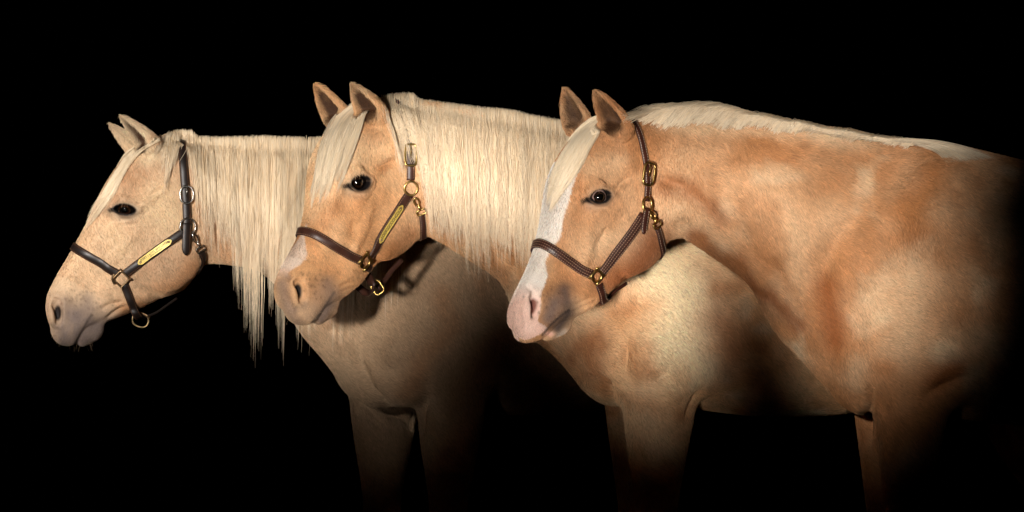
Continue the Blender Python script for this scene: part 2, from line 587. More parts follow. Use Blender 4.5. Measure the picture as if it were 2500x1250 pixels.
def body_sdf(P, b):
    """trunk, shoulders, breast and legs. Template drawn on the nearest horse, then moved and turned."""
    ya = math.radians(b['yaw'])
    Q = P - np.array([b['dx'], b['dy'], 0.0])
    px = 2150.0
    x = Q[:, 0] - px
    Q = np.stack([px + x * math.cos(ya) - Q[:, 2] * math.sin(ya), Q[:, 1], Q[:, 2] * math.cos(ya) + x * math.sin(ya)], 1)
    A = np.stack([Q[:, 0], Q[:, 1], np.abs(Q[:, 2])], 1)
    G = 625 + (CAM_Z / b['m']) - b['dy']          # ground line
    f = tube_n(Q, [(2140, 650, 0, 290, 135), (2260, 672, 0, 322, 175), (2480, 715, 0, 320, 215), (2760, 720, 0, 305, 225),
                 (3000, 690, 0, 290, 215), (3160, 640, 0, 230, 190), (3260, 640, 0, 170, 150)], 22, crest=0.42)
    # breast
    f = smin(f, ellipsoid(Q, (2085, 835, 0), (104, 180, 118), -14), 50)
    f = smin(f, ellipsoid(A, (2105, 905, 62), (74, 92, 62), -20), 26)
    # shoulder blade, upper arm
    sh = ellipsoid(A, (2225, 690, 82), (130, 300, 80), 14)
    sh = smin(sh, ellipsoid(A, (2185, 890, 112), (120, 105, 74), 0), 40)
    sh = smin(sh, ellipsoid(A, (2300, 860, 116), (92, 150, 62), 24), 40)
    f = smin(f, sh, 55)
    k0 = 980.0
    knee = k0 + (G - k0) * 0.48; fet = k0 + (G - k0) * 0.83
    for sgn, ox in ((1, b.get('nearleg', 0)), (-1, b.get('farleg', -25))):
        z = 112 * sgn
        leg = tube_n(Q, [(2215 + ox, 900, z, 105, 66), (2212 + ox, 985, z, 92, 62), (2208 + ox, 1090, z, 74, 54), (2204 + ox, knee - 70, z, 46, 42),
                       (2202 + ox, knee, z, 44, 42), (2206 + ox, knee + 70, z, 29, 27), (2207 + ox, fet - 60, z, 26, 24),
                       (2203 + ox, fet, z, 33, 30), (2190 + ox, fet + 60, z, 28, 28)], 20)
        hoof = cone(Q, (2184 + ox, fet + 95, z), (2172 + ox, G - 46, z), 34, 46)
        hoof = np.maximum(hoof, Q[:, 1] - G)
        leg = smin(leg, hoof, 10)
        f = smin(f, leg, 22)
        z = 105 * sgn
        hind = tube_n(Q, [(3150 + ox, 740, z, 190, 95), (3140 + ox, 900, z, 150, 85), (3170 + ox, 1080, z, 90, 60), (3240 + ox, knee - 120, z, 62, 42),
                        (3262 + ox, knee - 20, z, 48, 36), (3240 + ox, knee + 90, z, 34, 29), (3225 + ox, fet - 50, z, 31, 27),
                        (3215 + ox, fet, z, 37, 33), (3196 + ox, fet + 60, z, 31, 30)], 22)
        hoof = cone(Q, (3190 + ox, fet + 95, z), (3178 + ox, G - 46, z), 34, 46)
        hoof = np.maximum(hoof, Q[:, 1] - G)
        f = smin(f, smin(hind, hoof, 10), 30)
    return f


def build_horse(h, o):
    """mesh vertices (world), quads"""
    def func(W):
        P = h.W2L(W)
        f = np.full(len(P), 1e3)
        hx0, hx1, hy1 = o['head_box']
        # head
        k = (P[:, 0] > hx0 - 80) & (P[:, 0] < hx1 + 150) & (P[:, 1] < hy1 + 80)
        C = h.to_canon(P[k])
        fh = head_sdf(C, o['head']) * h.sc
        for (bs, tp, op, wd, bn) in o['ears_L']:
            fh = smin(fh, ear_sdf(P[k], bs, tp, op, wd, bn), 9)
        g = np.full(len(P), 1e3); g[k] = fh
        nk = tube_n(P, o['neck'], 24, crest=0.55, keel=0.25)
        f = smin(g, nk, 26)
        k = P[:, 0] > o['neck'][2][0] + 60
        if k.any():
            f[k] = smin(f[k], body_sdf(P[k], o['body']), 45)
        return f * h.m
    m = h.m
    hx0, hx1, hy1 = o['head_box']
    xl = (hx0 - 40 - 1250) * m
    xh = xl + (3420 + o['body']['dx'] - hx0) * m
    fx1 = (hx1 - 1250) * m
    z0 = -0.01; zt = CAM_Z + (625 - 180) * m
    zf = CAM_Z + (625 - hy1) * m
    fine = 0.0034 if not FAST else 0.006
    xs = axis_steps(xl, xh, xl, fx1, fine, 0.011)
    zs = axis_steps(z0, zt, zf, zt, fine, 0.012)
    ys = axis_steps(h.y - 0.36, h.y + 0.36, h.y - 0.22, h.y + 0.14, fine, 0.012)
    V, Q = surface_nets(func, xs, ys, zs)
    return V, Q


HORSES = []
SPEC = []

h1 = Horse('one', 1.25, {k: LM[k][:2] for k in LM if k not in ('far_orbit',)}, math.radians(5), 0.0, fit_yaw=False)
h2 = Horse('two', 0.62, {'eye': (880, 446), 'nostril': (729, 711), 'mouth': (817, 715), 'jaw_angle': (1021, 579), 'jaw_low': (962, 642),
                         'jaw_front': (925, 640), 'chin': (822, 740), 'lip_low': (786, 791), 'lip_up': (748, 787), 'poll': (935, 248),
                         'far_orbit': (780, 421), 'nose_band': (733, 560), 'ring': (887, 637), 'nose': (680, 686), 'brow': (822, 300)}, math.radians(30), 20.0)
h3 = Horse('three', 0.0, {'eye': (1467, 480), 'nostril': (1301, 745), 'mouth': (1390, 758), 'jaw_angle': (1612, 626), 'jaw_low': (1572, 671),
                          'jaw_front': (1524, 691), 'chin': (1389, 785), 'lip_low': (1350, 828), 'lip_up': (1300, 830), 'poll': (1500, 282),
                          'far_orbit': (1362, 465), 'nose_band': (1306, 592), 'ring': (1453, 672), 'nose': (1256, 730), 'brow': (1405, 330)}, math.radians(30), 20.0)


def ear_L(h, base, tip, wb, dw, opening, wid, bend):
    b = h.px2L(base[0], base[1], wb); t = h.px2L(tip[0], tip[1], wb + dw)
    b = b - 0.22 * (t - b)
    return (b, t, opening, wid, bend)


def canon_w(h, c):
    return float(h.from_canon([c])[0, 2])


OPT = {}
OPT['one'] = dict(
    head_box=(105, 560, 860), head=dict(el=27, eu=13, ed=10, etilt=6, nw=15, nh=34),
    neck=[(440, 500, 0, 140, 48), (500, 492, 0, 150, 54), (570, 494, 0, 152, 64), (678, 505, 0, 166, 80), (785, 542, 0, 204, 100), (880, 600, 0, 258, 130)],
    body=dict(dx=-1190, dy=-15, yaw=28, m=h1.m, farleg=-30, nearleg=40))
wn = canon_w(h1, (362, 372, 46)); wf = canon_w(h1, (345, 360, -46))
OPT['one']['ears_L'] = [ear_L(h1, (366, 356), (288, 277), wn, 8, (-0.72, 0.55, 0.62), 37, 0.0),
                        ear_L(h1, (330, 362), (261, 297), wf, -6, (-0.75, 0.5, -0.4), 33, 0.0)]
OPT['two'] = dict(
    head_box=(665, 1090, 800), head=dict(el=27, eu=16, ed=14, etilt=0, nw=17, nh=34),
    neck=[(950, 415, 10, 145, 48), (1010, 408, 12, 160, 54), (1085, 418, 10, 163, 66), (1210, 458, 0, 188, 88), (1335, 508, 0, 217, 108), (1455, 580, 0, 272, 140)],
    body=dict(dx=-612, dy=-20, yaw=3, m=h2.m))
wn = canon_w(h2, (372, 365, 48)); wf = canon_w(h2, (350, 355, -48))
OPT['two']['ears_L'] = [ear_L(h2, (914, 284), (852, 201), wn, 25, (-0.62, 0.2, 0.8), 43, 0.06),
                        ear_L(h2, (824, 286), (760, 202), wf, 15, (-0.55, 0.35, 0.75), 40, 0.10)]
OPT['three'] = dict(
    head_box=(1238, 1660, 845), head=dict(el=27, eu=15, ed=12, etilt=-4, nw=14, nh=32),
    neck=[(1545, 445, 4, 140, 48), (1610, 430, 4, 156, 54), (1690, 424, 4, 158, 66), (1820, 464, 0, 184, 88), (1945, 518, 0, 214, 108), (2062, 585, 0, 260, 140)],
    body=dict(dx=0, dy=0, yaw=0, m=h3.m))
wn = canon_w(h3, (372, 365, 48)); wf = canon_w(h3, (350, 355, -48))
OPT['three']['ears_L'] = [ear_L(h3, (1510, 318), (1452, 209), wn, 20, (-0.55, 0.15, 0.85), 41, -0.12),
                          ear_L(h3, (1412, 306), (1369, 210), wf, 10, (-0.35, 0.25, 0.9), 38, 0.14)]
# ------------------------------------------------------------------ materials
def lin(r, g, b):
    f = lambda c: (c / 255 / 12.92) if c / 255 <= 0.04045 else ((c / 255 + 0.055) / 1.055)**2.4
    return np.array([f(r), f(g), f(b)])


def new_mat(name):
    m = bpy.data.materials.new(name)
    m.use_nodes = True
    return m, m.node_tree.nodes, m.node_tree.links, m.node_tree.nodes['Principled BSDF']


def skin_mat():
    m, n, l, p = new_mat('coat_skin')
    at = n.new('ShaderNodeAttribute'); at.attribute_name = 'coat'
    geo = n.new('ShaderNodeNewGeometry')
    mp = n.new('ShaderNodeMapping'); mp.inputs['Scale'].default_value = (1.0, 1.0, 0.45)
    mp.inputs['Rotation'].default_value = (0, math.radians(35), 0)
    l.new(geo.outputs['Position'], mp.inputs['Vector'])
    nz = n.new('ShaderNodeTexNoise'); nz.inputs['Scale'].default_value = 420; nz.inputs['Detail'].default_value = 3
    l.new(mp.outputs[0], nz.inputs['Vector'])
    mr = n.new('ShaderNodeMapRange'); mr.inputs['To Min'].default_value = 0.80; mr.inputs['To Max'].default_value = 1.18
    l.new(nz.outputs['Fac'], mr.inputs['Value'])
    mx = n.new('ShaderNodeMix'); mx.data_type = 'RGBA'; mx.blend_type = 'MULTIPLY'; mx.inputs[0].default_value = 1
    l.new(at.outputs['Color'], mx.inputs[6]); l.new(mr.outputs[0], mx.inputs[7])
    l.new(mx.outputs[2], p.inputs['Base Color'])
    bp = n.new('ShaderNodeBump'); bp.inputs['Strength'].default_value = 0.35; bp.inputs['Distance'].default_value = 0.0012
    l.new(nz.outputs['Fac'], bp.inputs['Height']); l.new(bp.outputs[0], p.inputs['Normal'])
    p.inputs['Roughness'].default_value = 0.62
    p.inputs['Specular IOR Level'].default_value = 0.22
    return m


def hair_mat(name):
    m, n, l, p = new_mat(name)
    at = n.new('ShaderNodeAttribute'); at.attribute_name = 'coat'
    l.new(at.outputs['Color'], p.inputs['Base Color'])
    p.inputs['Roughness'].default_value = 0.45
    p.inputs['Specular IOR Level'].default_value = 0.3
    hb = n.new('ShaderNodeBsdfHair'); hb.component = 'Reflection'
    hb.inputs['RoughnessU'].default_value = 0.25; hb.inputs['RoughnessV'].default_value = 0.6
    hb.inputs['Color'].default_value = (0.95, 0.80, 0.60, 1)
    mx = n.new('ShaderNodeMixShader'); mx.inputs[0].default_value = 0.22
    l.new(p.outputs[0], mx.inputs[1]); l.new(hb.outputs[0], mx.inputs[2])
    l.new(mx.outputs[0], n['Material Output'].inputs[0])
    return m


def fur_mat(name):
    m, n, l, p = new_mat(name)
    at = n.new('ShaderNodeAttribute'); at.attribute_name = 'coat'
    l.new(at.outputs['Color'], p.inputs['Base Color'])
    p.inputs['Roughness'].default_value = 0.5
    p.inputs['Specular IOR Level'].default_value = 0.25
    return m


def plain_mat(name, col, rough=0.5, metal=0.0, spec=0.5, noise=None, bump=0.0):
    m, n, l, p = new_mat(name)
    p.inputs['Base Color'].default_value = (*col, 1)
    p.inputs['Roughness'].default_value = rough
    p.inputs['Metallic'].default_value = metal
    p.inputs['Specular IOR Level'].default_value = spec
    if noise:
        tc = n.new('ShaderNodeNewGeometry')
        nz = n.new('ShaderNodeTexNoise'); nz.inputs['Scale'].default_value = noise[0]; nz.inputs['Detail'].default_value = 5
        l.new(tc.outputs['Position'], nz.inputs['Vector'])
        cr = n.new('ShaderNodeMapRange'); cr.inputs['From Min'].default_value = 0.3; cr.inputs['From Max'].default_value = 0.7
        cr.inputs['To Min'].default_value = noise[1]; cr.inputs['To Max'].default_value = noise[2]
        l.new(nz.outputs['Fac'], cr.inputs['Value'])
        mx = n.new('ShaderNodeMix'); mx.data_type = 'RGBA'; mx.blend_type = 'MULTIPLY'; mx.inputs[0].default_value = 1
        mx.inputs[6].default_value = (*col, 1)
        l.new(cr.outputs[0], mx.inputs[7]); l.new(mx.outputs[2], p.inputs['Base Color'])
        if bump:
            bp = n.new('ShaderNodeBump'); bp.inputs['Strength'].default_value = bump; bp.inputs['Distance'].default_value = 0.0008
            l.new(nz.outputs['Fac'], bp.inputs['Height']); l.new(bp.outputs[0], p.inputs['Normal'])
    return m


M_SKIN = skin_mat()
M_FUR = fur_mat('coat_hair')
M_MANE = hair_mat('mane_hair')
M_GROUND = plain_mat('dark_ground', (0.004, 0.004, 0.004), 0.95, spec=0.0, noise=(6, 0.6, 1.3))


def mesh_obj(name, V, F, mat, parent=None, smooth=True):
    me = bpy.data.meshes.new(name)
    me.from_pydata([tuple(v) for v in np.asarray(V, float)], [], [tuple(int(i) for i in f) for f in F])
    if smooth:
        me.shade_smooth()
    if mat:
        me.materials.append(mat)
    o = bpy.data.objects.new(name, me)
    COL.objects.link(o)
    o.parent = parent
    return o


def empty(name, loc=(0, 0, 0)):
    o = bpy.data.objects.new(name, None)
    o.empty_display_size = 0.1
    COL.objects.link(o)
    o.location = loc
    return o


# ------------------------------------------------------------------ coat colours
GOLD = lin(214, 166, 118); PALE = lin(234, 205, 166); DEEP = lin(186, 124, 72); RUST = lin(158, 92, 46)
GREY = lin(124, 106, 98); DARK = lin(52, 42, 40); WHITE = lin(238, 226, 214); PINK = lin(226, 178, 158)
CREAM = lin(240, 220, 184)


def mixc(c, new, w):
    return c + (np.asarray(new) - c) * np.clip(w, 0, 1)[:, None]


def gauss_stroke(P2, pts, sig):
    pts = np.asarray(pts, float)
    if len(pts) == 1:
        d = np.linalg.norm(P2 - pts[0], axis=1)
    else:
        d, _ = seg_dist2(P2, pts)
    return np.exp(-(d / sig)**2)


def finish_body(h, o, V, Q):
    """sculpted relief strokes, then coat colours"""
    N = vert_normals(V, Q)
    px = h.W2px(V)
    face = np.clip((-N[:, 1] + 0.15) * 1.3, 0, 1)
    side = (V[:, 1] < h.y + 0.12)
    D = np.zeros(len(V))
    for pts, sig, amp in o['relief']:
        if len(pts) > 1:                       # strokes fade in and out along their length
            d_, t_ = seg_dist2(px, pts)
            D += amp * 1.15 * np.exp(-(d_ / (sig * 1.2))**2) * np.clip(np.sin(np.pi * np.clip(t_ * 0.92 + 0.04, 0, 1)), 0, 1)**0.7
        else:
            D += amp * gauss_stroke(px, pts, sig)
    V = V + N * (D * face * side * h.m)[:, None]
    N = vert_normals(V, Q)
    # colour
    P = h.W2L(V)
    hx0, hx1, hy1 = o['head_box']
    C = h.to_canon(P)
    rel = C[:, :2] - H_O
    s = rel @ H_D / H_L
    a = rel @ H_N
    n1 = fbm(V, 0.16, 3 + o['seed']); n2 = fbm(V, 0.05, 9 + o['seed']); n3 = fbm(V * np.array([1, 1, 0.5]), 0.018, 31 + o['seed'], 2)
    ca, sa = math.cos(0.75), math.sin(0.75)
    VR = np.stack([V[:, 0] * ca - V[:, 2] * sa, V[:, 1], (V[:, 0] * sa + V[:, 2] * ca) * 2.6], 1)
    n5 = fbm(VR, 0.022, 77 + o['seed'], 2)
    base = np.repeat(np.asarray(o['base'])[None], len(V), 0)
    base = mixc(base, PALE, (n1 - 0.42) * o.get('pale', 1.8))
    base = mixc(base, DEEP, (0.44 - n1) * o.get('deep', 1.6))
    n4 = fbm(V, 0.085, 55 + o['seed'], 3)
    inbody = np.clip((px[:, 0] - o['neck'][0][0]) / 250, 0.25, 1)
    base = mixc(base, DEEP * 0.95, np.clip((n4 - 0.53) * 5, 0, 1) * o['dapple'] * inbody)
    base = mixc(base, CREAM, np.clip((0.43 - n4) * 5, 0, 1) * o['dapple'] * inbody)
    base = base * (0.9 + 0.2 * n2)[:, None] * (0.86 + 0.28 * n3)[:, None] * (0.88 + 0.24 * n5)[:, None]
    wob = (n2 - 0.5) * 26 + (n3 - 0.5) * 12
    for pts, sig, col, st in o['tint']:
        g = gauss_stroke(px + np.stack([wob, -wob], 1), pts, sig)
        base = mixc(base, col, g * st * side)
    inhead = (s > 0.0) & (P[:, 0] < hx1 + 60) & (P[:, 1] < hy1 + 60)
    # dark skin round the eyes, muzzle colouring, inside of the nostrils
    Aw = np.stack([C[:, 0], C[:, 1], np.abs(C[:, 2])], 1)
    et = math.radians(o['head'].get('etilt', 0)); ehh = (o['head']['eu'] + o['head']['ed']) / 2
    exx = (Aw[:, 0] - 304) * math.cos(et) + (Aw[:, 1] - 512) * math.sin(et)
    eyy = -(Aw[:, 0] - 304) * math.sin(et) + (Aw[:, 1] - 512) * math.cos(et)
    e = np.hypot(exx / 29.5, eyy / (ehh + 3.5))
    e2 = np.hypot(exx / 40, (eyy - 3) / (ehh + 13))
    base = mixc(base, GREY * 0.9, np.clip((1.2 - e2) * 1.6 + (n3 - .5) * .5, 0, 1) * 0.55 * inhead * (Aw[:, 2] > 50))
    base = mixc(base, lin(24, 19, 18), np.clip((1.10 - e) * 5, 0, 1) * inhead * (Aw[:, 2] > 50))
    base = mixc(base, lin(24, 20, 19), np.clip((11 - np.hypot((exx + 31) * 0.8, (eyy - 3) * 1.5)) / 5, 0, 1) * 0.9 * inhead * (Aw[:, 2] > 50))
    for er in o['ears_L']:
        hol = ear_hollow(P, *er)
        base = mixc(base, lin(74, 48, 30), hol * (0.75 + 0.6 * n3) * o.get('ear_dark', 0.9))  # dark ear hair, plus shade in the hollow, put into the colour
    mz = np.clip((s - 0.80) / 0.14, 0, 1) * np.clip((60 - a) / 60, 0.25, 1)
    base = mixc(base, o.get('muzzle', GREY), mz * o.get('muzz', 0.7) * (0.55 + 0.9 * n3) * inhead)
    if 'blaze' in o:
        # edge given as photo pixels on the near side -> angle round the head at each station
        bv = BVHTree.FromPolygons(V.tolist(), Q.tolist())
        es, eth = [], []
        for (qx, qy) in o['blaze']:
            d = px_world(qx, qy, 5.0) - cam.location
            hit = bv.ray_cast(cam.location, d.normalized())
            if hit[0] is None:
                continue
            c = h.to_canon(h.W2L(np.array([hit[0]])))[0]
            r = c[:2] - H_O
            es.append(float(r @ H_D / H_L)); eth.append(float(math.atan2(c[2], r @ H_N - 20)))
        k = np.argsort(es); es = np.array(es)[k]; eth = np.array(eth)[k]
        th = np.arctan2(C[:, 2], a - 20)
        edge = np.interp(s, es, eth, left=-9, right=eth[-1])
        far = np.interp(s, es, -eth * o.get('far', 0.8), left=9, right=-eth[-1])
        jit = (n3 - 0.5) * 0.10 + (n2 - .5) * 0.06
        inb = np.clip((edge - th + jit) / 0.035, 0, 1) * np.clip((th - far) / 0.035, 0, 1) * (s > es[0]) * inhead
        inb = inb * np.clip((o.get('blaze_end', 2) - s) / 0.06, 0, 1)
        base = mixc(base, o.get('blaze_col', WHITE), inb * o.get('blaze_st', 1.0))
        pk = inb * np.clip((s - 0.86) / 0.1, 0, 1)
        base = mixc(base, PINK, pk * 0.75)
    for pts, sig, col, st in o.get('tint2', []):
        g = gauss_stroke(px + np.stack([wob, -wob], 1) * 0.3, pts, sig)
        base = mixc(base, col, g * st * side)
    nos = np.clip((0.95 - np.hypot((Aw[:, 0] - 141) / 11, (Aw[:, 1] - 764) / 24)) * 3, 0, 1) * (Aw[:, 2] < 46) * (Aw[:, 2] > 20)
    base = mixc(base, o.get('nostril_col', lin(30, 22, 20)), nos * inhead)
    return V, N, np.clip(base, 0.003, 0.95), dict(s=s, a=a, C=C, inhead=inhead)


def set_color(me, domain, name, cols):
    at = me.attributes.new(name, 'FLOAT_COLOR', domain)
    buf = np.ones((len(cols), 4), np.float32)
    buf[:, :3] = cols
    at.data.foreach_set('color', buf.ravel())


def curves_obj(name, pts, rads, cols, mat, parent):
    """pts (n, k, 3), rads (n, k), cols (n, 3): hair strands as one curves object"""
    n, k = pts.shape[:2]
    cu = bpy.data.hair_curves.new(name)
    cu.add_curves([k] * n)
    cu.attributes['position'].data.foreach_set('vector', pts.astype(np.float32).ravel())
    ra = cu.attributes.get('radius') or cu.attributes.new('radius', 'FLOAT', 'POINT')
    ra.data.foreach_set('value', rads.astype(np.float32).ravel())
    set_color(cu, 'CURVE', 'coat', cols)
    cu.materials.append(mat)
    o = bpy.data.objects.new(name, cu)
    COL.objects.link(o)
    o.parent = parent
    return o


def scatter_fur(h, o, V, N, Q, cols, parent, info):
    px = h.W2px(V)
    ok = (N[:, 1] < 0.35) & (px[:, 0] > -20) & (px[:, 0] < o['fur_x']) & (px[:, 1] < 1250)
    qk = Q[ok[Q].all(1)]
    T = np.concatenate([qk[:, [0, 1, 2]], qk[:, [0, 2, 3]]])
    ar = 0.5 * np.linalg.norm(np.cross(V[T[:, 1]] - V[T[:, 0]], V[T[:, 2]] - V[T[:, 0]]), axis=1)
    n = int(ar.sum() * o.get('fur_density', 200000))
    if FAST:
        n = n // 4
    pick = rng.choice(len(T), n, p=ar / ar.sum())
    u = rng.random((n, 2)); sw = u.sum(1) > 1; u[sw] = 1 - u[sw]
    b = np.stack([1 - u.sum(1), u[:, 0], u[:, 1]], 1)
    tri = T[pick]
    def lerp(X):
        return (X[tri] * b[:, :, None]).sum(1)
    P = lerp(V); Nn = lerp(N); Nn /= np.linalg.norm(Nn, axis=1)[:, None]; Cc = lerp(cols)
    s = (info['s'][tri] * b).sum(1); head = info['inhead'][tri].all(1)
    # flow of the coat
    flow = np.tile(np.array([0.72, -0.1, -0.7]), (n, 1))
    flow[head] = np.array([0.42, -0.05, -0.9])
    muz = head & (s > 0.8)
    flow[muz] = np.array([0.1, -0.1, -1.0])
    flow += (np.stack([fbm(P, 0.12, 70, 2), fbm(P, 0.12, 71, 2), fbm(P, 0.12, 72, 2)], 1) - 0.5) * 1.5
    flow += rng.normal(0, 0.16, (n, 3))
    flow -= Nn * (flow * Nn).sum(1)[:, None]
    flow /= np.linalg.norm(flow, axis=1)[:, None] + 1e-9
    ln = np.where(head, 0.0085, 0.013) * rng.uniform(0.6, 1.3, n)
    ln[muz] *= 0.42
    c = info['C']
    ce = (c[tri] * b[:, :, None]).sum(1)
    eye = head & (np.hypot((ce[:, 0] - 305) / 36, (ce[:, 1] - 513) / 22) < 1) & (np.abs(ce[:, 2]) > 50)
    nos = head & (np.hypot(ce[:, 0] - 139, (ce[:, 1] - 765) * .5) < 15)
    keep = ~(eye | nos)
    lift = rng.uniform(0.10, 0.30, n)
    p0 = P - Nn * 0.0006
    p1 = P + flow * (ln * 0.5)[:, None] + Nn * (ln * lift * 0.62)[:, None]
    p2 = P + flow * ln[:, None] + Nn * (ln * lift * 0.72)[:, None]
    pts = np.stack([p0, p1, p2], 1)
    rad = np.stack([np.full(n, 0.00042), np.full(n, 0.00036), np.full(n, 0.00008)], 1) * rng.uniform(0.7, 1.25, n)[:, None]
    cc = Cc * rng.normal(1.0, 0.2, n).clip(0.45, 1.5)[:, None]
    cc = np.clip(cc * np.array([1.04, 1.03, 1.02]), 0.003, 0.95)
    return curves_obj('coat', pts[keep], rad[keep], cc[keep], M_FUR, parent)
# ------------------------------------------------------------------ what sets each horse apart: relief strokes (px path, width, height), coat tints, with darker strokes along jaws, creases and neck underside
OPT['one'].update(seed=1, fur_x=1440, base=lin(215, 181, 146), dapple=0.35, pale=1.7, deep=1.2, muzz=0.95, muzzle=lin(150, 132, 122), fur_density=200000,
    relief=[([(122, 736), (135, 728), (149, 741)], 5, -3), ([(125, 792), (141, 810)], 5, -3), ([(328, 500), (347, 497)], 4, -3), ([(285, 537), (320, 537)], 4, -2.5), ([(396, 459), (369, 474), (340, 483)], 6, -4), ([(245, 756), (266, 744), (301, 735)], 4.5, -3.5), ([(259, 779), (284, 760), (306, 746)], 4.5, -3.5),
            ([(340, 703), (375, 722), (398, 728)], 9, -6), ([(470, 560), (492, 610), (500, 650)], 10, -5), ([(278, 470), (272, 505)], 6, -3),
            ([(863, 846), (876, 899), (898, 952), (938, 992), (986, 1022), (1022, 1053)], 11, -15), ([(797, 798), (846, 829)], 10, -6),
            ([(854, 965), (885, 992), (942, 1040)], 9, -11), ([(1040, 975), (1024, 1014), (1022, 1060)], 10, -12), ([(280, 548), (330, 548)], 7, -2),
            ([(1010, 930), (1060, 960)], 14, -5), ([(1000, 760), (960, 850), (980, 930)], 30, 5)],
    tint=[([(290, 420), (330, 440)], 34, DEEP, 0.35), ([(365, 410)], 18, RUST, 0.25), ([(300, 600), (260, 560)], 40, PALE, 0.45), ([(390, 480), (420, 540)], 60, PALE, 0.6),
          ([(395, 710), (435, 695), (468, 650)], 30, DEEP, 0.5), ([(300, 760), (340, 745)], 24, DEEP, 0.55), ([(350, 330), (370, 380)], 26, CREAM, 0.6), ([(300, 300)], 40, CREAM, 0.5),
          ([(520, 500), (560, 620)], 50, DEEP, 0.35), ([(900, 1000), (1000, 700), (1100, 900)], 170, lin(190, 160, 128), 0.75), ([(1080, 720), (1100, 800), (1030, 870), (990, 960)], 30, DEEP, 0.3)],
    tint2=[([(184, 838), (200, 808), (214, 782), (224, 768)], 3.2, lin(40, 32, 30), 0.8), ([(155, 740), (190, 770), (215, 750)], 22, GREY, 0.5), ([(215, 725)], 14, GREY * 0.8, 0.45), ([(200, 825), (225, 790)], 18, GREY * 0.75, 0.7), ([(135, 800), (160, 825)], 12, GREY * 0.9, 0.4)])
OPT['two'].update(seed=2, fur_x=2060, base=lin(224, 177, 128), dapple=0.7, pale=2.1, deep=1.7, muzz=0.5, muzzle=lin(150, 126, 110), fur_density=200000,
    relief=[([(701, 666), (707, 686)], 6, -4), ([(697, 715), (705, 750), (718, 770)], 6, -4), ([(860, 475), (890, 476)], 4, -2.5), ([(840, 560), (820, 610)], 16, 3), ([(963, 390), (929, 405), (915, 418)], 7, -4.5), ([(865, 538), (860, 572)], 9, -3), ([(827, 700), (862, 688)], 4, -3), ([(832, 715), (866, 700)], 4, -2.5),
            ([(1010, 470), (1032, 530), (1042, 565)], 10, -5), ([(840, 420), (836, 455)], 7, -3), ([(905, 625), (930, 642)], 8, -4),
            ([(1526, 834), (1526, 900)], 10, -9), ([(1399, 886), (1432, 919), (1475, 937), (1489, 975), (1503, 1035)], 12, -17), ([(1673, 1022), (1696, 985), (1712, 950)], 10, -11),
            ([(1777, 900), (1810, 937)], 9, -5), ([(1405, 922), (1455, 958)], 12, 6), ([(1560, 870), (1600, 920)], 40, 7), ([(1420, 850), (1450, 890)], 18, 5)],
    tint=[([(880, 500), (850, 560)], 40, DEEP, 0.25), ([(900, 350), (860, 380)], 30, PALE, 0.5), ([(820, 500), (770, 560)], 30, DEEP, 0.5), ([(930, 630), (975, 608), (1002, 570)], 34, lin(176, 112, 62), 0.55), ([(960, 390), (930, 410)], 10, DEEP, 0.5),
          ([(880, 300), (905, 330)], 24, DEEP, 0.35), ([(1060, 480), (1090, 560)], 50, DEEP, 0.6), ([(1180, 640), (1230, 680)], 40, DEEP, 0.6),
          ([(1600, 640), (1680, 720), (1640, 830)], 80, lin(238, 216, 178), 0.9), ([(1680, 860), (1720, 900)], 34, CREAM, 0.6), ([(1400, 860), (1450, 820), (1440, 900)], 40, RUST, 0.55), ([(1500, 760), (1540, 740)], 28, DEEP, 0.5),
          ([(1760, 780), (1800, 900)], 60, RUST, 0.5), ([(1590, 930), (1560, 860)], 26, DEEP, 0.35), ([(1560, 1030), (1600, 1080)], 50, PALE, 0.5), ([(1800, 700), (1750, 700)], 22, DEEP, 0.5), ([(1640, 940), (1560, 950)], 24, PALE, 0.5)],
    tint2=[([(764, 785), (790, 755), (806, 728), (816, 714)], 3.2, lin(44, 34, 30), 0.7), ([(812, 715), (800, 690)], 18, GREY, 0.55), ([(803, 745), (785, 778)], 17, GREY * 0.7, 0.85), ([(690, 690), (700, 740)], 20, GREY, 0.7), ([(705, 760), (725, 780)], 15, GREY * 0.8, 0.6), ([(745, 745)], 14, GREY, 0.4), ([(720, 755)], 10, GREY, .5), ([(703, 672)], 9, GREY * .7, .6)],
    blaze=[(752, 545), (744, 580), (748, 610), (750, 622), (738, 646), (722, 655), (704, 668)], blaze_col=lin(226, 208, 192), blaze_st=0.8, blaze_end=0.93, far=0.6)
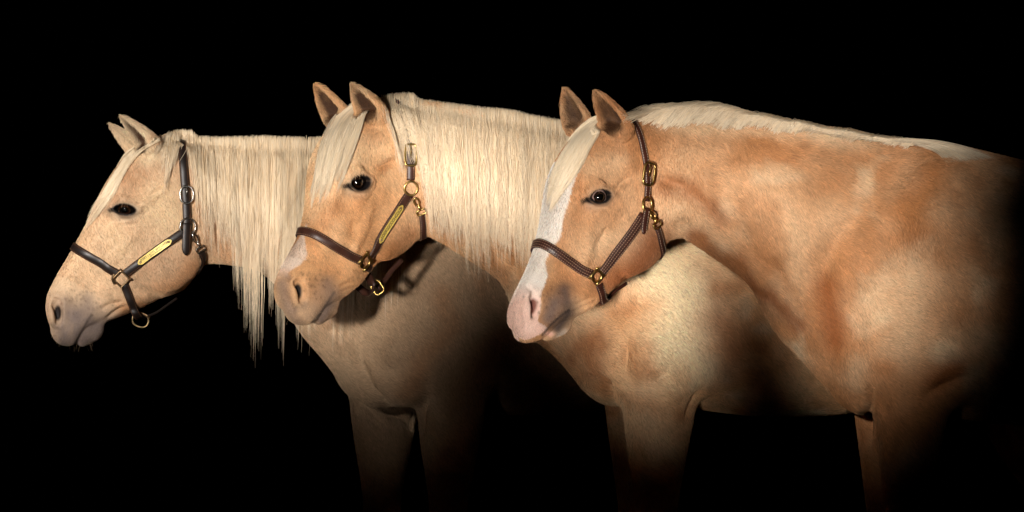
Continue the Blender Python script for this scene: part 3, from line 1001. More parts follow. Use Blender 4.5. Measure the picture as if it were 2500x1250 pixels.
OPT['three'].update(seed=3, fur_x=2540, base=lin(197, 144, 98), dapple=0.5, pale=1.5, deep=2.0, muzz=0.12, muzzle=lin(140, 112, 96), fur_density=200000,
    relief=[([(1445, 560), (1432, 600)], 12, 4), ([(1283, 697), (1300, 712), (1306, 728)], 5, -4), ([(1283, 762), (1290, 800)], 5, -3), ([(1267, 770), (1275, 800)], 5, -2.5), ([(1445, 508), (1485, 508)], 4, -2.5), ([(1605, 431), (1645, 448), (1685, 460)], 15, -10), ([(1691, 490), (1755, 540), (1819, 608), (1888, 663), (1933, 722), (1958, 770)], 17, -9),
            ([(1625, 548), (1650, 528), (1690, 530)], 12, 6), ([(1720, 572), (1800, 632), (1900, 712)], 20, 5), ([(1640, 470), (1690, 480), (1740, 510)], 14, -5),
            ([(2160, 440), (2100, 515), (2040, 580), (2005, 655), (2008, 740), (2030, 830)], 24, -10), ([(2285, 415), (2250, 460), (2212, 525)], 28, -9),
            ([(1996, 858), (2012, 895), (2042, 945), (2080, 975), (2118, 962)], 12, -8), ([(2124, 945), (2120, 1020), (2122, 1100)], 9, -13), ([(2250, 968), (2318, 936), (2360, 915)], 15, -9),
            ([(1484, 552), (1470, 585), (1452, 614)], 9, -5.5), ([(1541, 428), (1514, 447), (1502, 465)], 6, -4.5), ([(1424, 440), (1422, 478)], 6, -4), ([(1590, 440), (1606, 520), (1624, 582)], 10, -6),
            ([(1400, 747), (1452, 722)], 4, -3), ([(1402, 762), (1455, 737)], 4, -3), ([(1505, 660), (1530, 685)], 9, -5), ([(2060, 905), (2100, 880)], 26, 7), ([(2100, 700), (2140, 620)], 40, 6),
            ([(1900, 560), (1960, 610)], 44, 6), ([(1780, 400), (1900, 440)], 60, 4), ([(2330, 600), (2280, 760)], 50, 5), ([(1860, 640), (1930, 690)], 12, -4)],
    tint=[([(1620, 450), (1690, 465), (1760, 520)], 26, RUST, 0.55), ([(1515, 676), (1562, 645), (1592, 595)], 52, lin(158, 92, 50), 0.75), ([(1690, 578), (1800, 650), (1950, 785)], 22, lin(146, 82, 40), 0.65), ([(1700, 350), (1900, 400)], 50, DEEP, 0.25), ([(2360, 500), (2300, 620)], 60, DEEP, 0.35), ([(1420, 620), (1500, 590)], 40, PALE, 0.35), ([(1500, 400), (1440, 410)], 30, PALE, 0.35),
          ([(2015, 700), (2030, 760), (2035, 830)], 32, RUST, 0.8), ([(2270, 430), (2220, 500), (2230, 560)], 44, DEEP, 0.7), ([(2160, 760), (2220, 700), (2200, 840)], 80, PALE, 0.5), ([(1960, 580), (2040, 520)], 60, PALE, 0.35),
          ([(2140, 890), (2160, 900)], 28, DEEP, 0.6), ([(2290, 930), (2330, 900)], 36, RUST, 0.7), ([(1850, 600), (1950, 740)], 26, DEEP, 0.45), ([(2100, 880), (2080, 930)], 30, PALE, 0.4), ([(1700, 600), (1800, 660)], 22, DEEP, .45), ([(1600, 300), (1800, 315), (2100, 345)], 18, PALE, .4)],
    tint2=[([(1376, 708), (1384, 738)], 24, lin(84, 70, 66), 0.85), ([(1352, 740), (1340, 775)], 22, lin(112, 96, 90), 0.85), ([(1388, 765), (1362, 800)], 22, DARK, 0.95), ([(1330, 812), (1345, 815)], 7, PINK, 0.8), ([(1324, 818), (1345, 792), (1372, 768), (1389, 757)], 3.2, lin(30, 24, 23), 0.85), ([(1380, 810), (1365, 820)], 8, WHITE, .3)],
    blaze=[(1425, 395), (1408, 430), (1380, 520), (1376, 545), (1368, 580), (1342, 612), (1334, 640), (1334, 690), (1322, 725), (1317, 770), (1314, 785), (1338, 800)], blaze_col=WHITE, blaze_st=1.0, far=0.85,
    nostril_col=lin(128, 78, 66))

for _o in OPT.values():
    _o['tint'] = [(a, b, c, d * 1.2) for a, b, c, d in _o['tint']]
    _o['relief'] = [(a, b, c * (1.45 if max(p[1] for p in a) > 790 or min(p[0] for p in a) > 1600 else 1.7)) for a, b, c in _o['relief']]

_r = np.random.default_rng(5)
for _n, (_cx, _cy) in (('one', (205, 735)), ('two', (770, 690)), ('three', (1345, 735))):
    for _i in range(34):
        OPT[_n]['tint2'].append(([(float(_cx + _r.normal(0, 28)), float(_cy + _r.normal(0, 20)))], 2.6, lin(90, 66, 52), 0.55))

# ------------------------------------------------------------------ long hair
def drape(h, bvh, paths, lift, y0=None, smooth=5, hang=True):
    """paths (n,k,2) photo pixels -> world points lying on (or hanging clear of) the body"""
    n, k = paths.shape[:2]
    out = np.zeros((n, k, 3))
    cl = cam.location
    Y = np.full((n, k), np.nan)
    for i in range(n):
        for j in range(k):
            d = (px_world(paths[i, j, 0], paths[i, j, 1], h.y) - cl).normalized()
            hit = bvh.ray_cast(cl, d)
            if hit[0] is not None:
                Y[i, j] = hit[0].y
    if y0 is not None:
        Y[:, 0] = np.where(np.isnan(Y[:, 0]), y0, np.maximum(Y[:, 0], y0 - 0.03))
    for j in range(1, k):
        m = np.isnan(Y[:, j])
        Y[m, j] = Y[m, j - 1]
        if hang:
            Y[:, j] = np.fmin(Y[:, j], Y[:, j - 1])
    for j in range(k - 2, -1, -1):
        m = np.isnan(Y[:, j]); Y[m, j] = Y[m, j + 1]
    Y[np.isnan(Y)] = h.y - 0.05
    if smooth:
        g = np.ones(smooth) / smooth
        pad = smooth // 2
        E = np.concatenate([np.repeat(Y[:, :1], pad, 1), Y, np.repeat(Y[:, -1:], pad, 1)], 1)
        S = np.stack([np.convolve(r, g, 'valid') for r in E])
        Y = np.minimum(S, Y + 0.002)
    Y = Y - lift
    m = KPX * (1 + Y / CAM_D)
    out[:, :, 0] = (paths[:, :, 0] - 1250) * m
    out[:, :, 1] = Y
    out[:, :, 2] = CAM_Z + (625 - paths[:, :, 1]) * m
    return out


def hair_cols(n, tone, var=0.10, warm=0.06, clump=None):
    v = rng.normal(1, var, n)
    w = np.abs(rng.normal(0, warm, n)) - 0.015
    if clump is not None:
        v *= clump
    c = np.asarray(tone)[None] * v[:, None]
    c[:, 2] *= (1 - w * 1.5); c[:, 1] *= (1 - w * 0.5)
    return np.clip(c / np.maximum(1, c.max(1) / 0.95)[:, None], 0.02, 0.95)


def mane_curtain(h, bvh, parent, crest, ends, drift, nclump, per, tone, wave=0.0, wl=60.0, k=26, fill=900, spread=9.0, boost_x=0):
    """hair falling from a crest line. ends rows: x, shortest end, longest end, share that runs long."""
    crest = np.asarray(crest, float); ends = np.asarray(ends, float); drift = np.asarray(drift, float)
    cx0, cx1 = crest[0, 0], crest[-1, 0]
    allp, alll, allc = [], [], []
    tt = np.linspace(0, 1, k)

    def group(x0, n, spr, L0, pull, tone_k, ph):
        rx = x0 + rng.normal(0, spr, n)
        wk = rng.uniform(0.1, 1.3); wm = rng.uniform(0.8, 1.7)
        ry = np.interp(rx, crest[:, 0], crest[:, 1]) + rng.uniform(-4, 9, n)
        ln = L0 * rng.uniform(0.72, 1.04, n)
        dr = np.interp(x0, drift[:, 0], drift[:, 1]) + rng.normal(0, 3, n)
        px_ = np.empty((n, k, 2))
        ctr = x0 + np.interp(x0, drift[:, 0], drift[:, 1]) * tt
        own = rx[:, None] + dr[:, None] * tt[None]
        f = pull * tt[None]**1.4
        px_[:, :, 0] = own * (1 - f) + (ctr[None] + rng.normal(0, 1.6, n)[:, None]) * f
        s = tt[None] * ln[:, None]
        px_[:, :, 0] += wave * wk * np.sin(s / (wl * wm) * 2 * math.pi + ph + rng.normal(0, .35, n)[:, None]) * np.clip(s / 60, 0, 1) * (1 - .3 * tt[None])
        px_[:, :, 0] += np.sin(s / 150 + rng.uniform(0, 6, n)[:, None]) * 2.0 * tt[None]
        px_[:, :, 1] = ry[:, None] + s
        return px_
    for c in range(nclump):
        x0 = cx0 + (cx1 - cx0) * (c + rng.uniform(0.1, 0.9)) / nclump
        a, b = np.interp(x0, ends[:, 0], ends[:, 1]), np.interp(x0, ends[:, 0], ends[:, 2])
        sh = np.interp(x0, ends[:, 0], ends[:, 3])
        end = a + (b - a) * (rng.random() ** (1 / max(sh, 0.05) if sh < 1 else 1))
        cy = np.interp(x0, crest[:, 0], crest[:, 1])
        n = max(6, int(per * rng.uniform(0.6, 1.4) * (1 - 0.55 * (end - a) / max(b - a, 1))))
        p = group(x0, n, spread * rng.uniform(.6, 1.3), end - cy, rng.uniform(0.55, 0.95), 1, rng.uniform(0, 6.3))
        allp.append(p); allc.append(np.full(n, rng.normal(0.99, 0.065)))
        alll.append(np.full(n, rng.uniform(0.005, 0.014)))
    nf = fill
    for c in range(nf // 30):
        x0 = cx0 + (cx1 - cx0) * rng.random()
        a = np.interp(x0, ends[:, 0], ends[:, 1]); cy = np.interp(x0, crest[:, 0], crest[:, 1])
        p = group(x0, 30, 14, (a - cy) * rng.uniform(0.55, 0.9), 0.1, 1, rng.uniform(0, 6.3))
        allp.append(p); allc.append(np.full(30, rng.normal(0.80, 0.06))); alll.append(np.full(30, 0.004))
    P = np.concatenate(allp); Lf = np.concatenate(alll); Cl = np.concatenate(allc)
    Lf = Lf * rng.uniform(0.75, 1.25, len(Lf))
    lift = Lf[:, None] * np.clip(tt * 6, 0.3, 1)[None] + (np.interp(P[:, 0, 0], [boost_x, boost_x + 15], [0.011, 0]))[:, None] * np.clip(1 - tt * 1.2, 0.2, 1)[None]
    W = drape(h, bvh, P, lift, y0=h.y - 0.012)
    # roots rise from behind the crest and fold over it
    rise = rng.normal(6, 1.2, len(P)) * h.m + (rng.random(len(P)) < 0.012) * rng.uniform(1, 6, len(P)) * h.m + np.sin(P[:, 0, 0] / 31) * 1.5 * h.m
    near_ = np.interp(P[:, 0, 0], [boost_x, boost_x + 15], [1, 0])
    rise += 15 * near_ * h.m
    a = W[:, 0].copy(); a[:, 1] = h.y - 0.010 - 0.010 * near_; a[:, 2] += rise
    b = W[:, 0].copy(); b[:, 1] = h.y + 0.016; b[:, 2] -= 0.006
    W[:, 0] = b; W[:, 1] = a + (W[:, 1] - a) * 0.15
    rad = 0.00050 * np.interp(tt, [0, .6, 1], [1, .9, .22])[None] * rng.uniform(0.7, 1.25, len(P))[:, None]
    return curves_obj('mane', W, rad, hair_cols(len(P), tone, 0.045, 0.05, Cl), M_MANE, parent)


def forelock(h, bvh, parent, left, right, n, tone, k=24, nclump=26, lens=(0.7, 1.0), bulge=0.018):
    L = catmull(left, k); R = catmull(right, k)
    tt = np.linspace(0, 1, k)
    P, Cl, lf = [], [], []
    for c in range(nclump):
        q0 = (c + rng.uniform(0.2, 0.8)) / nclump
        m = n // nclump
        ln = rng.uniform(*lens)
        tone_k = rng.normal(1, 0.08)
        for i in range(m):
            q = q0 + rng.normal(0, 0.55 / nclump)
            l2 = ln * rng.uniform(0.85, 1.0)
            qq = q + (q0 - q) * 0.8 * tt**1.3
            t2 = tt * l2 * (k - 1)
            i0 = np.minimum(t2.astype(int), k - 2); f = (t2 - i0)[:, None]
            a = L[i0] * (1 - f) + L[i0 + 1] * f; b = R[i0] * (1 - f) + R[i0 + 1] * f
            fly = rng.random() < 0.08
            sway = np.sin(tt * rng.uniform(2, 5) + rng.uniform(0, 6)) * tt * rng.uniform(0.5, 2.6) * (3.0 if fly else 1)
            pp = a + (b - a) * qq[:, None] + rng.normal(0, 1.2, 2)
            pp[:, 0] += sway
            P.append(pp)
            Cl.append(tone_k); lf.append(rng.uniform(0.003, bulge))
    P = np.array(P); lf = np.array(lf)
    lift = lf[:, None] * np.interp(tt, [0, .15, .5, 1], [.5, 1, .9, .55])[None]
    W = drape(h, bvh, P, lift, hang=False, smooth=7)
    rad = 0.00048 * np.interp(tt, [0, .6, 1], [1, .9, .22])[None] * rng.uniform(0.7, 1.25, len(P))[:, None]
    return curves_obj('forelock', W, rad, hair_cols(len(P), tone, 0.045, 0.05, np.array(Cl)), M_MANE, parent)


def eye_mat(name, iris, white, ri=0.78):
    m, n, l, p = new_mat(name)
    tc = n.new('ShaderNodeTexCoord')
    sp = n.new('ShaderNodeSeparateXYZ'); l.new(tc.outputs['Object'], sp.inputs[0])

    def math_(op, a, b):
        q = n.new('ShaderNodeMath'); q.operation = op
        for i, v in enumerate((a, b)):
            if v is None:
                continue
            if isinstance(v, (int, float)):
                q.inputs[i].default_value = v
            else:
                l.new(v, q.inputs[i])
        return q.outputs[0]
    def radial(sx, sy):
        u = math_('POWER', math_('DIVIDE', sp.outputs[0], sx), 2); v = math_('POWER', math_('DIVIDE', sp.outputs[1], sy), 2)
        return math_('SQRT', math_('ADD', u, v), None)
    nz = n.new('ShaderNodeTexNoise'); nz.inputs['Scale'].default_value = 9; nz.inputs['Detail'].default_value = 4
    l.new(tc.outputs['Object'], nz.inputs['Vector'])
    wob = math_('MULTIPLY', math_('SUBTRACT', nz.outputs['Fac'], 0.5), 0.15)

    def ramp(x, stops):
        c = n.new('ShaderNodeValToRGB'); e = c.color_ramp.elements
        e[0].position, e[0].color = stops[0][0], (*stops[0][1], 1)
        e[1].position, e[1].color = stops[-1][0], (*stops[-1][1], 1)
        for pos, cc in stops[1:-1]:
            k = e.new(pos); k.color = (*cc, 1)
        l.new(x, c.inputs[0])
        return c.outputs[0]
    blk = (0.0015, 0.0012, 0.001)
    outer = ramp(math_('MULTIPLY', math_('ADD', radial(ri, ri * 0.95), wob), 0.5), [(0.25, iris), (0.43, tuple(v * 0.6 for v in iris)), (0.49, blk), (0.56, white)])
    pup = ramp(math_('ADD', radial(0.64, 0.44), wob), [(0.75, (0, 0, 0)), (1.0, (1, 1, 1))])
    mx = n.new('ShaderNodeMix'); mx.data_type = 'RGBA'; mx.inputs[6].default_value = (*blk, 1)
    l.new(pup, mx.inputs[0]); l.new(outer, mx.inputs[7])
    l.new(mx.outputs[2], p.inputs['Base Color'])
    p.inputs['Roughness'].default_value = 0.04
    p.inputs['Coat Weight'].default_value = 1.0
    p.inputs['Coat Roughness'].default_value = 0.02
    return m


def add_eyes(h, o, parent):
    r = 21.0 * h.sc * h.m
    nu, nv = 32, 20
    V = [(0, 0, 1)]
    for j in range(1, nv):
        t = math.pi * j / nv
        for i in range(nu):
            a = 2 * math.pi * i / nu
            V.append((math.sin(t) * math.cos(a), math.sin(t) * math.sin(a), math.cos(t) + (0.06 * math.exp(-(t / 0.5)**4))))
    V.append((0, 0, -1))
    F = [(0, 1 + i, 1 + (i + 1) % nu) for i in range(nu)]
    for j in range(nv - 2):
        for i in range(nu):
            a = 1 + j * nu + i; b = 1 + j * nu + (i + 1) % nu
            F.append((a, a + nu, b + nu, b))
    last = len(V) - 1
    F += [(last, 1 + (nv - 2) * nu + (i + 1) % nu, 1 + (nv - 2) * nu + i) for i in range(nu)]
    mat = eye_mat('eye_' + h.name, o['iris'], o['white'], o.get('ri', 0.78))
    for sg in (1, -1):
        c = h.L2W(h.from_canon([(305 + o['eye_off'][0], 512 + o['eye_off'][1], sg * 67)]))[0]
        fw = h.R @ np.array([-0.22, 0.0, sg * 1.0])
        up = h.R @ np.array([0.1, -1.0, 0.0])
        z = Vector((fw[0], -fw[2], -fw[1])).normalized(); u = Vector((up[0], -up[2], -up[1]))
        y = (u - z * u.dot(z)).normalized(); x = y.cross(z)
        e = mesh_obj('eye', V, F, mat, parent)
        e.matrix_world = Matrix.Translation(Vector(c)) @ Matrix((x, y, z)).transposed().to_4x4() @ Matrix.Scale(r, 4)
        e.data.name = 'eye'


OPT['one'].update(iris=(0.034, 0.012, 0.005), white=(0.012, 0.009, 0.008), eye_off=(2, 1))
OPT['two'].update(iris=(0.014, 0.006, 0.003), white=(0.014, 0.010, 0.009), eye_off=(0, 0))
OPT['three'].update(iris=(0.034, 0.016, 0.009), white=(0.40, 0.26, 0.22), eye_off=(3, 1), ri=0.66)

# ------------------------------------------------------------------ ground and horses
g = mesh_obj('ground', [(-6, -4, 0), (6, -4, 0), (6, 6, 0), (-6, 6, 0)], [(0, 1, 2, 3)], M_GROUND, smooth=False)
g['kind'] = 'structure'

LABELS = {
    'one': 'pale palomino horse in profile, long straight flaxen mane, wearing the dark silver-buckled halter',
    'two': 'palomino horse with thick wavy flaxen mane and loose forelock over its brow, small white snip',
    'three': 'golden palomino horse with broad white blaze and pink nose, bare neck in view',
}
BODY = {}
for h in (h1, h2, h3):
    o = OPT[h.name]
    V, Q = build_horse(h, o)
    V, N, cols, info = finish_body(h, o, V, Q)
    root = empty('horse', (float(V[:, 0].mean()), h.y, 0))
    root['label'] = LABELS[h.name]; root['category'] = 'horse'; root['group'] = 'palomino horses standing side by side'
    bpy.context.view_layer.update()
    inv = root.matrix_world.inverted()
    me = bpy.data.meshes.new('body')
    me.from_pydata(V.tolist(), [], Q.tolist())
    me.shade_smooth()
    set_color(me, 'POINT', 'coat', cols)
    me.materials.append(M_SKIN)
    body = bpy.data.objects.new('body', me)
    COL.objects.link(body)
    body.parent = root
    body.matrix_parent_inverse = inv
    ear = np.zeros(len(V), bool)
    PL = h.W2L(V)
    for er in o['ears_L']:
        b_, t_ = np.asarray(er[0]), np.asarray(er[1])
        u_ = ((PL - b_) @ (t_ - b_)) / ((t_ - b_) @ (t_ - b_))
        ear |= (ear_sdf(PL, *er) < 5) & (u_ > 0.24)
    bvh = BVHTree.FromPolygons(V.tolist(), Q.tolist())
    bare = BVHTree.FromPolygons(V.tolist(), Q[~ear[Q].any(1)].tolist())
    BODY[h.name] = dict(V=V, Q=Q, N=N, bvh=bvh, bare=bare, root=root, inv=inv)
    kids = []
    kids.append(scatter_fur(h, o, V, N, Q, cols, root, info))
    kids[-1]['kind'] = 'stuff'
    add_eyes(h, o, root)
    WS, KW = [], 8
    tw = np.linspace(0, 1, KW)
    def hairs(c0, spread, n, ln, dr):
        for _ in range(n):
            c = np.array(c0, float) + rng.normal(0, 1, 3) * spread
            hit = bvh.find_nearest(Vector(h.L2W(h.from_canon([c]))[0]))
            d = np.array(hit[1]) * rng.uniform(.5, 1) + np.array(dr) + rng.normal(0, .3, 3)
            d /= np.linalg.norm(d)
            L = ln * rng.uniform(.5, 1.2)
            WS.append(np.array(hit[0])[None] + d[None] * (tw * L)[:, None] + np.array([0, 0, -1.0])[None] * (tw**2 * L * .35)[:, None])
    for sg in (1, -1):
        hairs((205, 838, sg * 14), (16, 8, 6), 5, 0.018, (0, 0, -.6))
        hairs((150, 815, sg * 34), (16, 16, 4), 5, 0.018, (-.3, 0, -.5))
        hairs((300, 492, sg * 92), (16, 2.5, 3), 16, 0.014, (-.35, 0, -.1))
    WS = np.array(WS)
    wk = curves_obj('whiskers', WS, 0.00022 * np.interp(tw, [0, 1], [1, .3])[None] * np.ones((len(WS), 1)), np.tile(lin(190, 160, 130), (len(WS), 1)), M_FUR, root)
    wk['kind'] = 'stuff'
    print(h.name, len(V), 'hairs', len(kids[0].data.curves), 't', round(time.time() - T0, 1))

FLAX = np.array([0.95, 0.79, 0.57])


def keep_inverse(o):
    o.matrix_parent_inverse = o.parent.matrix_world.inverted()


B = BODY['one']
mane_curtain(h1, B['bvh'], B['root'], [(414, 342), (440, 338), (520, 339), (640, 339), (780, 340), (830, 342), (1010, 356)],
             [(414, 400, 500, .5), (436, 390, 470, .5), (441, 356, 364, 1), (461, 356, 366, 1), (470, 440, 520, .8), (500, 500, 620, .8), (560, 555, 660, .6), (590, 580, 860, .55), (620, 600, 930, .6), (660, 610, 940, .6), (720, 630, 860, .55), (830, 680, 850, .8), (1010, 600, 760, .8)],
             [(414, -22), (440, -14), (470, 8), (520, 12), (640, -4), (830, -18), (1010, -20)], 168, 34, FLAX, wave=0.8, wl=110, fill=2150, spread=5.5, boost_x=468)
forelock(h1, B['bare'], B['root'], [(380, 336), (330, 360), (306, 376), (279, 420), (257, 461), (228, 505), (200, 562)],
         [(390, 342), (345, 368), (318, 398), (294, 438), (275, 478), (246, 520), (203, 572)], 420, FLAX * 0.97, nclump=12, lens=(0.72, 1.0), bulge=0.012)
B = BODY['two']
mane_curtain(h2, B['bvh'], B['root'], [(945, 247), (1000, 246), (1100, 256), (1180, 268), (1260, 277), (1385, 302), (1430, 308), (1590, 328)],
             [(945, 360, 430, .8), (975, 390, 440, .8), (990, 410, 450, .8), (1008, 480, 560, .8), (1025, 520, 590, .8), (1060, 560, 600, .8), (1110, 575, 640, .7), (1150, 585, 690, .6), (1200, 585, 680, .6), (1260, 600, 670, .7), (1330, 610, 700, .7), (1430, 620, 720, .7), (1590, 580, 680, .7)],
             [(945, 34), (968, 18), (980, 44), (1005, 42), (1030, 26), (1100, 16), (1200, 10), (1430, -14), (1590, -16)], 174, 34, FLAX, wave=3.2, wl=75, fill=2500, spread=6.5, boost_x=1010)
forelock(h2, B['bare'], B['root'], [(900, 246), (864, 252), (815, 288), (783, 352), (766, 430), (753, 500), (748, 535)],
         [(912, 254), (893, 276), (882, 314), (864, 366), (847, 412), (832, 450), (826, 470)], 1900, FLAX * 0.9, nclump=36, lens=(0.66, 1.0), bulge=0.016)
B = BODY['three']
forelock(h3, B['bare'], B['root'], [(1492, 280), (1448, 288), (1406, 322), (1372, 372), (1351, 416), (1338, 458), (1330, 500), (1327, 545)],
         [(1500, 288), (1474, 304), (1457, 332), (1438, 364), (1420, 402), (1396, 440), (1366, 480), (1342, 520)], 1900, FLAX * 0.97, nclump=34, lens=(0.62, 1.0), bulge=0.014)


def crest_fringe(h, bvh, parent):
    low = np.array([(1515, 292), (1600, 302), (1682, 305), (1810, 308), (1956, 318), (2100, 334), (2180, 346), (2240, 350)], float)
    top = np.array([(1515, 272), (1600, 264), (1700, 258), (1760, 260), (1820, 279), (1900, 292), (2000, 311), (2100, 328), (2180, 343), (2240, 347)], float)
    n = 5200; k = 14
    x = rng.uniform(1515, 2215, n)
    ly = np.interp(x, low[:, 0], low[:, 1]); 
    sweep = np.interp(x, [1515, 1700, 1850, 2215], [110, 90, 34, 26]) * rng.uniform(.6, 1.3, n)
    tt = np.linspace(0, 1, k)
    W = np.zeros((n, k, 3))
    ph = rng.random(n)
    up = rng.uniform(-3, 5, n) + 4 * np.sin(x / 17.0) * rng.random(n) + (rng.random(n) < 0.008) * rng.uniform(2, 8, n)
    ly = ly + 5 * np.sin(x / 23.0) + 3 * np.sin(x / 7.3)
    start = ly + np.abs(rng.normal(0, 5, n)) - rng.random(n)**1.1 * (ly - np.interp(x, top[:, 0], top[:, 1])) * 0.9
    for i in range(n):
        d = (px_world(x[i], start[i], h.y) - cam.location).normalized()
        hit = bvh.ray_cast(cam.location, d)
        p0 = hit[0] if hit[0] is not None else px_world(x[i], start[i], h.y - 0.02)
        x1 = x[i] + sweep[i] * 0.5; t1 = np.interp(x1, top[:, 0], top[:, 1]) - up[i]
        x2 = x[i] + sweep[i] * 0.9; t2 = np.interp(x2, top[:, 0], top[:, 1])
        p1 = px_world(x1, t1 + 5, h.y - 0.028); p2 = px_world(x2, t2 - 3 - up[i] * .5, h.y + 0.012)
        p3 = px_world(x2 + 12, t2 + 60, h.y + 0.085); p4 = px_world(x2 + 16, t2 + 190, h.y + 0.12)
        W[i] = catmull([p0 - Vector((0, 0.003, 0)), p1, p2, p3, p4], k)
    rad = 0.0005 * np.interp(tt, [0, .6, 1], [1, .9, .2])[None] * rng.uniform(.7, 1.25, n)[:, None]
    tone = rng.normal(0.97, 0.13, 900); cl = tone[(x / 3.1).astype(int)] * rng.normal(1, .05, n)
    W[:, 1:-2] += (np.stack([rng.normal(0, 1, n), rng.normal(0, .6, n), rng.normal(0, 1, n)], 1) * 0.0012)[:, None]
    # tuft over the withers, swept back
    m = 420
    x = rng.uniform(2170, 2245, m)
    L = catmull([(2185, 345), (2240, 352), (2285, 370), (2312, 396)], k); R = catmull([(2200, 340), (2280, 346), (2360, 362), (2430, 385)], k)
    q = rng.random(m)[:, None, None]
    path = L[None] * (1 - q) + R[None] * q + np.stack([x - 2200, np.zeros(m)], 1)[:, None] * (1 - tt)[None, :, None] * .5
    path += rng.normal(0, 2, (m, 1, 2))
    W2 = drape(h, bvh, path, (rng.uniform(0.002, 0.012, m))[:, None] * np.ones(k)[None], hang=False)
    rad2 = 0.0005 * np.interp(tt, [0, .6, 1], [1, .9, .2])[None] * np.ones((m, 1))
    W = np.concatenate([W, W2]); rad = np.concatenate([rad, rad2]); cl = np.concatenate([cl, rng.normal(0.85, .12, m)])
    return curves_obj('mane', W, rad, hair_cols(len(W), FLAX * .97, 0.045, 0.05, cl), M_MANE, parent)


crest_fringe(h3, B['bvh'], B['root'])
for nm in BODY:
    for ch in BODY[nm]['root'].children:
        if ch.type == 'CURVES' or ch.name.startswith('eye'):
            if ch.name.startswith('eye'):
                continue
            ch.matrix_parent_inverse = BODY[nm]['inv']
print('hair done', round(time.time() - T0, 1))
# ------------------------------------------------------------------ halters
def leather(name, col, rough=0.42):
    return plain_mat(name, col, rough, 0, 0.45, noise=(55, 0.65, 1.35), bump=0.5)


M_METAL = {'brass': plain_mat('brass', (0.58, 0.40, 0.14), 0.3, 1.0, noise=(90, 0.75, 1.15)),
           'bronze': plain_mat('aged_brass', (0.40, 0.27, 0.15), 0.36, 1.0, noise=(90, 0.7, 1.2)),
           'silver': plain_mat('nickel', (0.55, 0.51, 0.46), 0.26, 1.0, noise=(90, 0.8, 1.15)),
           'plate': plain_mat('yellow_plate', (0.80, 0.58, 0.13), 0.38, 0.15, 0.5, noise=(120, 0.8, 1.1))}
M_INK = plain_mat('engraving', (0.02, 0.015, 0.01), 0.6)


def canon_depth(h, px, py, wc):
    w = 0.0
    for it in range(12):
        c = h.to_canon(h.px2L(px, py, w)[None])[0, 2]
        w += (wc - c) * 0.7
    return h.L2W(h.px2L(px, py, w)[None])[0]


def resolve(h, bvh, pts):
    """(px,py) = on the coat where the camera sees it; (px,py,w) = at that distance from the head's midline"""
    P, N = [], []
    for p in pts:
        if len(p) == 2:
            d = (px_world(p[0], p[1], h.y) - cam.location).normalized()
            hit = bvh.ray_cast(cam.location, d)
            if hit[0] is None:
                hit = bvh.find_nearest(px_world(p[0], p[1], h.y - 0.02))
            P.append(np.array(hit[0])); N.append(np.array(hit[1]))
        else:
            q = canon_depth(h, *p)
            hit = bvh.find_nearest(Vector(q))
            P.append(q)
            n = np.array(hit[1])
            N.append(n)
    return np.array(P), np.array(N)


def mirror_pts(h, P):
    C = h.to_canon(h.W2L(P)); C[:, 2] *= -1
    return h.L2W(h.from_canon(C))


def resample(P, step):
    d = np.linalg.norm(np.diff(P, axis=0), axis=1)
    n = max(4, int(d.sum() / step))
    return catmull(P, n)


def smooth_rows(X, it, pin=True):
    for _ in range(it):
        Y = X.copy()
        Y[1:-1] = 0.25 * X[:-2] + 0.5 * X[1:-1] + 0.25 * X[2:]
        X = Y
    return X


def snap_path(bvh, P, off, snap=None, it=6):
    """lay a path on the coat at a distance; returns points and smoothed normals"""
    N = np.zeros_like(P); Q = P.copy()
    for i, p in enumerate(P):
        loc, nr, fi, dd = bvh.find_nearest(Vector(p))
        N[i] = nr
        if snap is None or snap[i]:
            Q[i] = np.array(loc) + np.array(nr) * off
    N = smooth_rows(N, 10); N /= np.linalg.norm(N, axis=1)[:, None]
    Q = smooth_rows(Q, it)
    for i, q in enumerate(Q):                        # a strap is stiff: bridge hollows, never sink in
        loc, nr, fi, dd = bvh.find_nearest(Vector(q))
        gap = (Vector(q) - loc).dot(nr)
        if gap < off:
            Q[i] = q + np.array(nr) * (off - gap)
    return smooth_rows(Q, 2), N


def frames(P, N):
    T = np.gradient(P, axis=0); T /= np.linalg.norm(T, axis=1)[:, None] + 1e-12
    N = N - T * (N * T).sum(1)[:, None]; N /= np.linalg.norm(N, axis=1)[:, None] + 1e-12
    return T, N, np.cross(T, N)


def strap_mesh(P, N, width, thick, point=False):
    T, N, Bn = frames(P, N)
    w = np.full(len(P), width / 2)
    if point:
        w[-4:] *= np.array([0.95, 0.85, 0.6, 0.2])
    t = thick / 2; ch = min(thick * 0.42, width * 0.2)
    V, F = [], []
    prof = [(-1, -t, 0), (1, -t, 0), (1, t - ch, 0), (1, t, -ch), (0, t * 1.25, 0), (-1, t, ch), (-1, t - ch, 0)]
    k = len(prof)
    for i in range(len(P)):
        for s, v, dx in prof:
            V.append(P[i] + Bn[i] * (s * w[i] + dx * (w[i] / (width / 2))) + N[i] * v)
    for i in range(len(P) - 1):
        for j in range(k):
            a = i * k + j; b = i * k + (j + 1) % k
            F.append((a, b, b + k, a + k))
    F.append(tuple(range(k))[::-1]); F.append(tuple((len(P) - 1) * k + j for j in range(k)))
    return V, F


def sub(P, N, a, b, n=None):
    d = np.concatenate([[0], np.cumsum(np.linalg.norm(np.diff(P, axis=0), axis=1))])
    n = n or max(4, int((b - a) / 0.005))
    q = np.linspace(a, b, n)
    return (np.stack([np.interp(q, d, P[:, c]) for c in range(3)], 1), np.stack([np.interp(q, d, N[:, c]) for c in range(3)], 1))


def path_len(P):
    return float(np.linalg.norm(np.diff(P, axis=0), axis=1).sum())


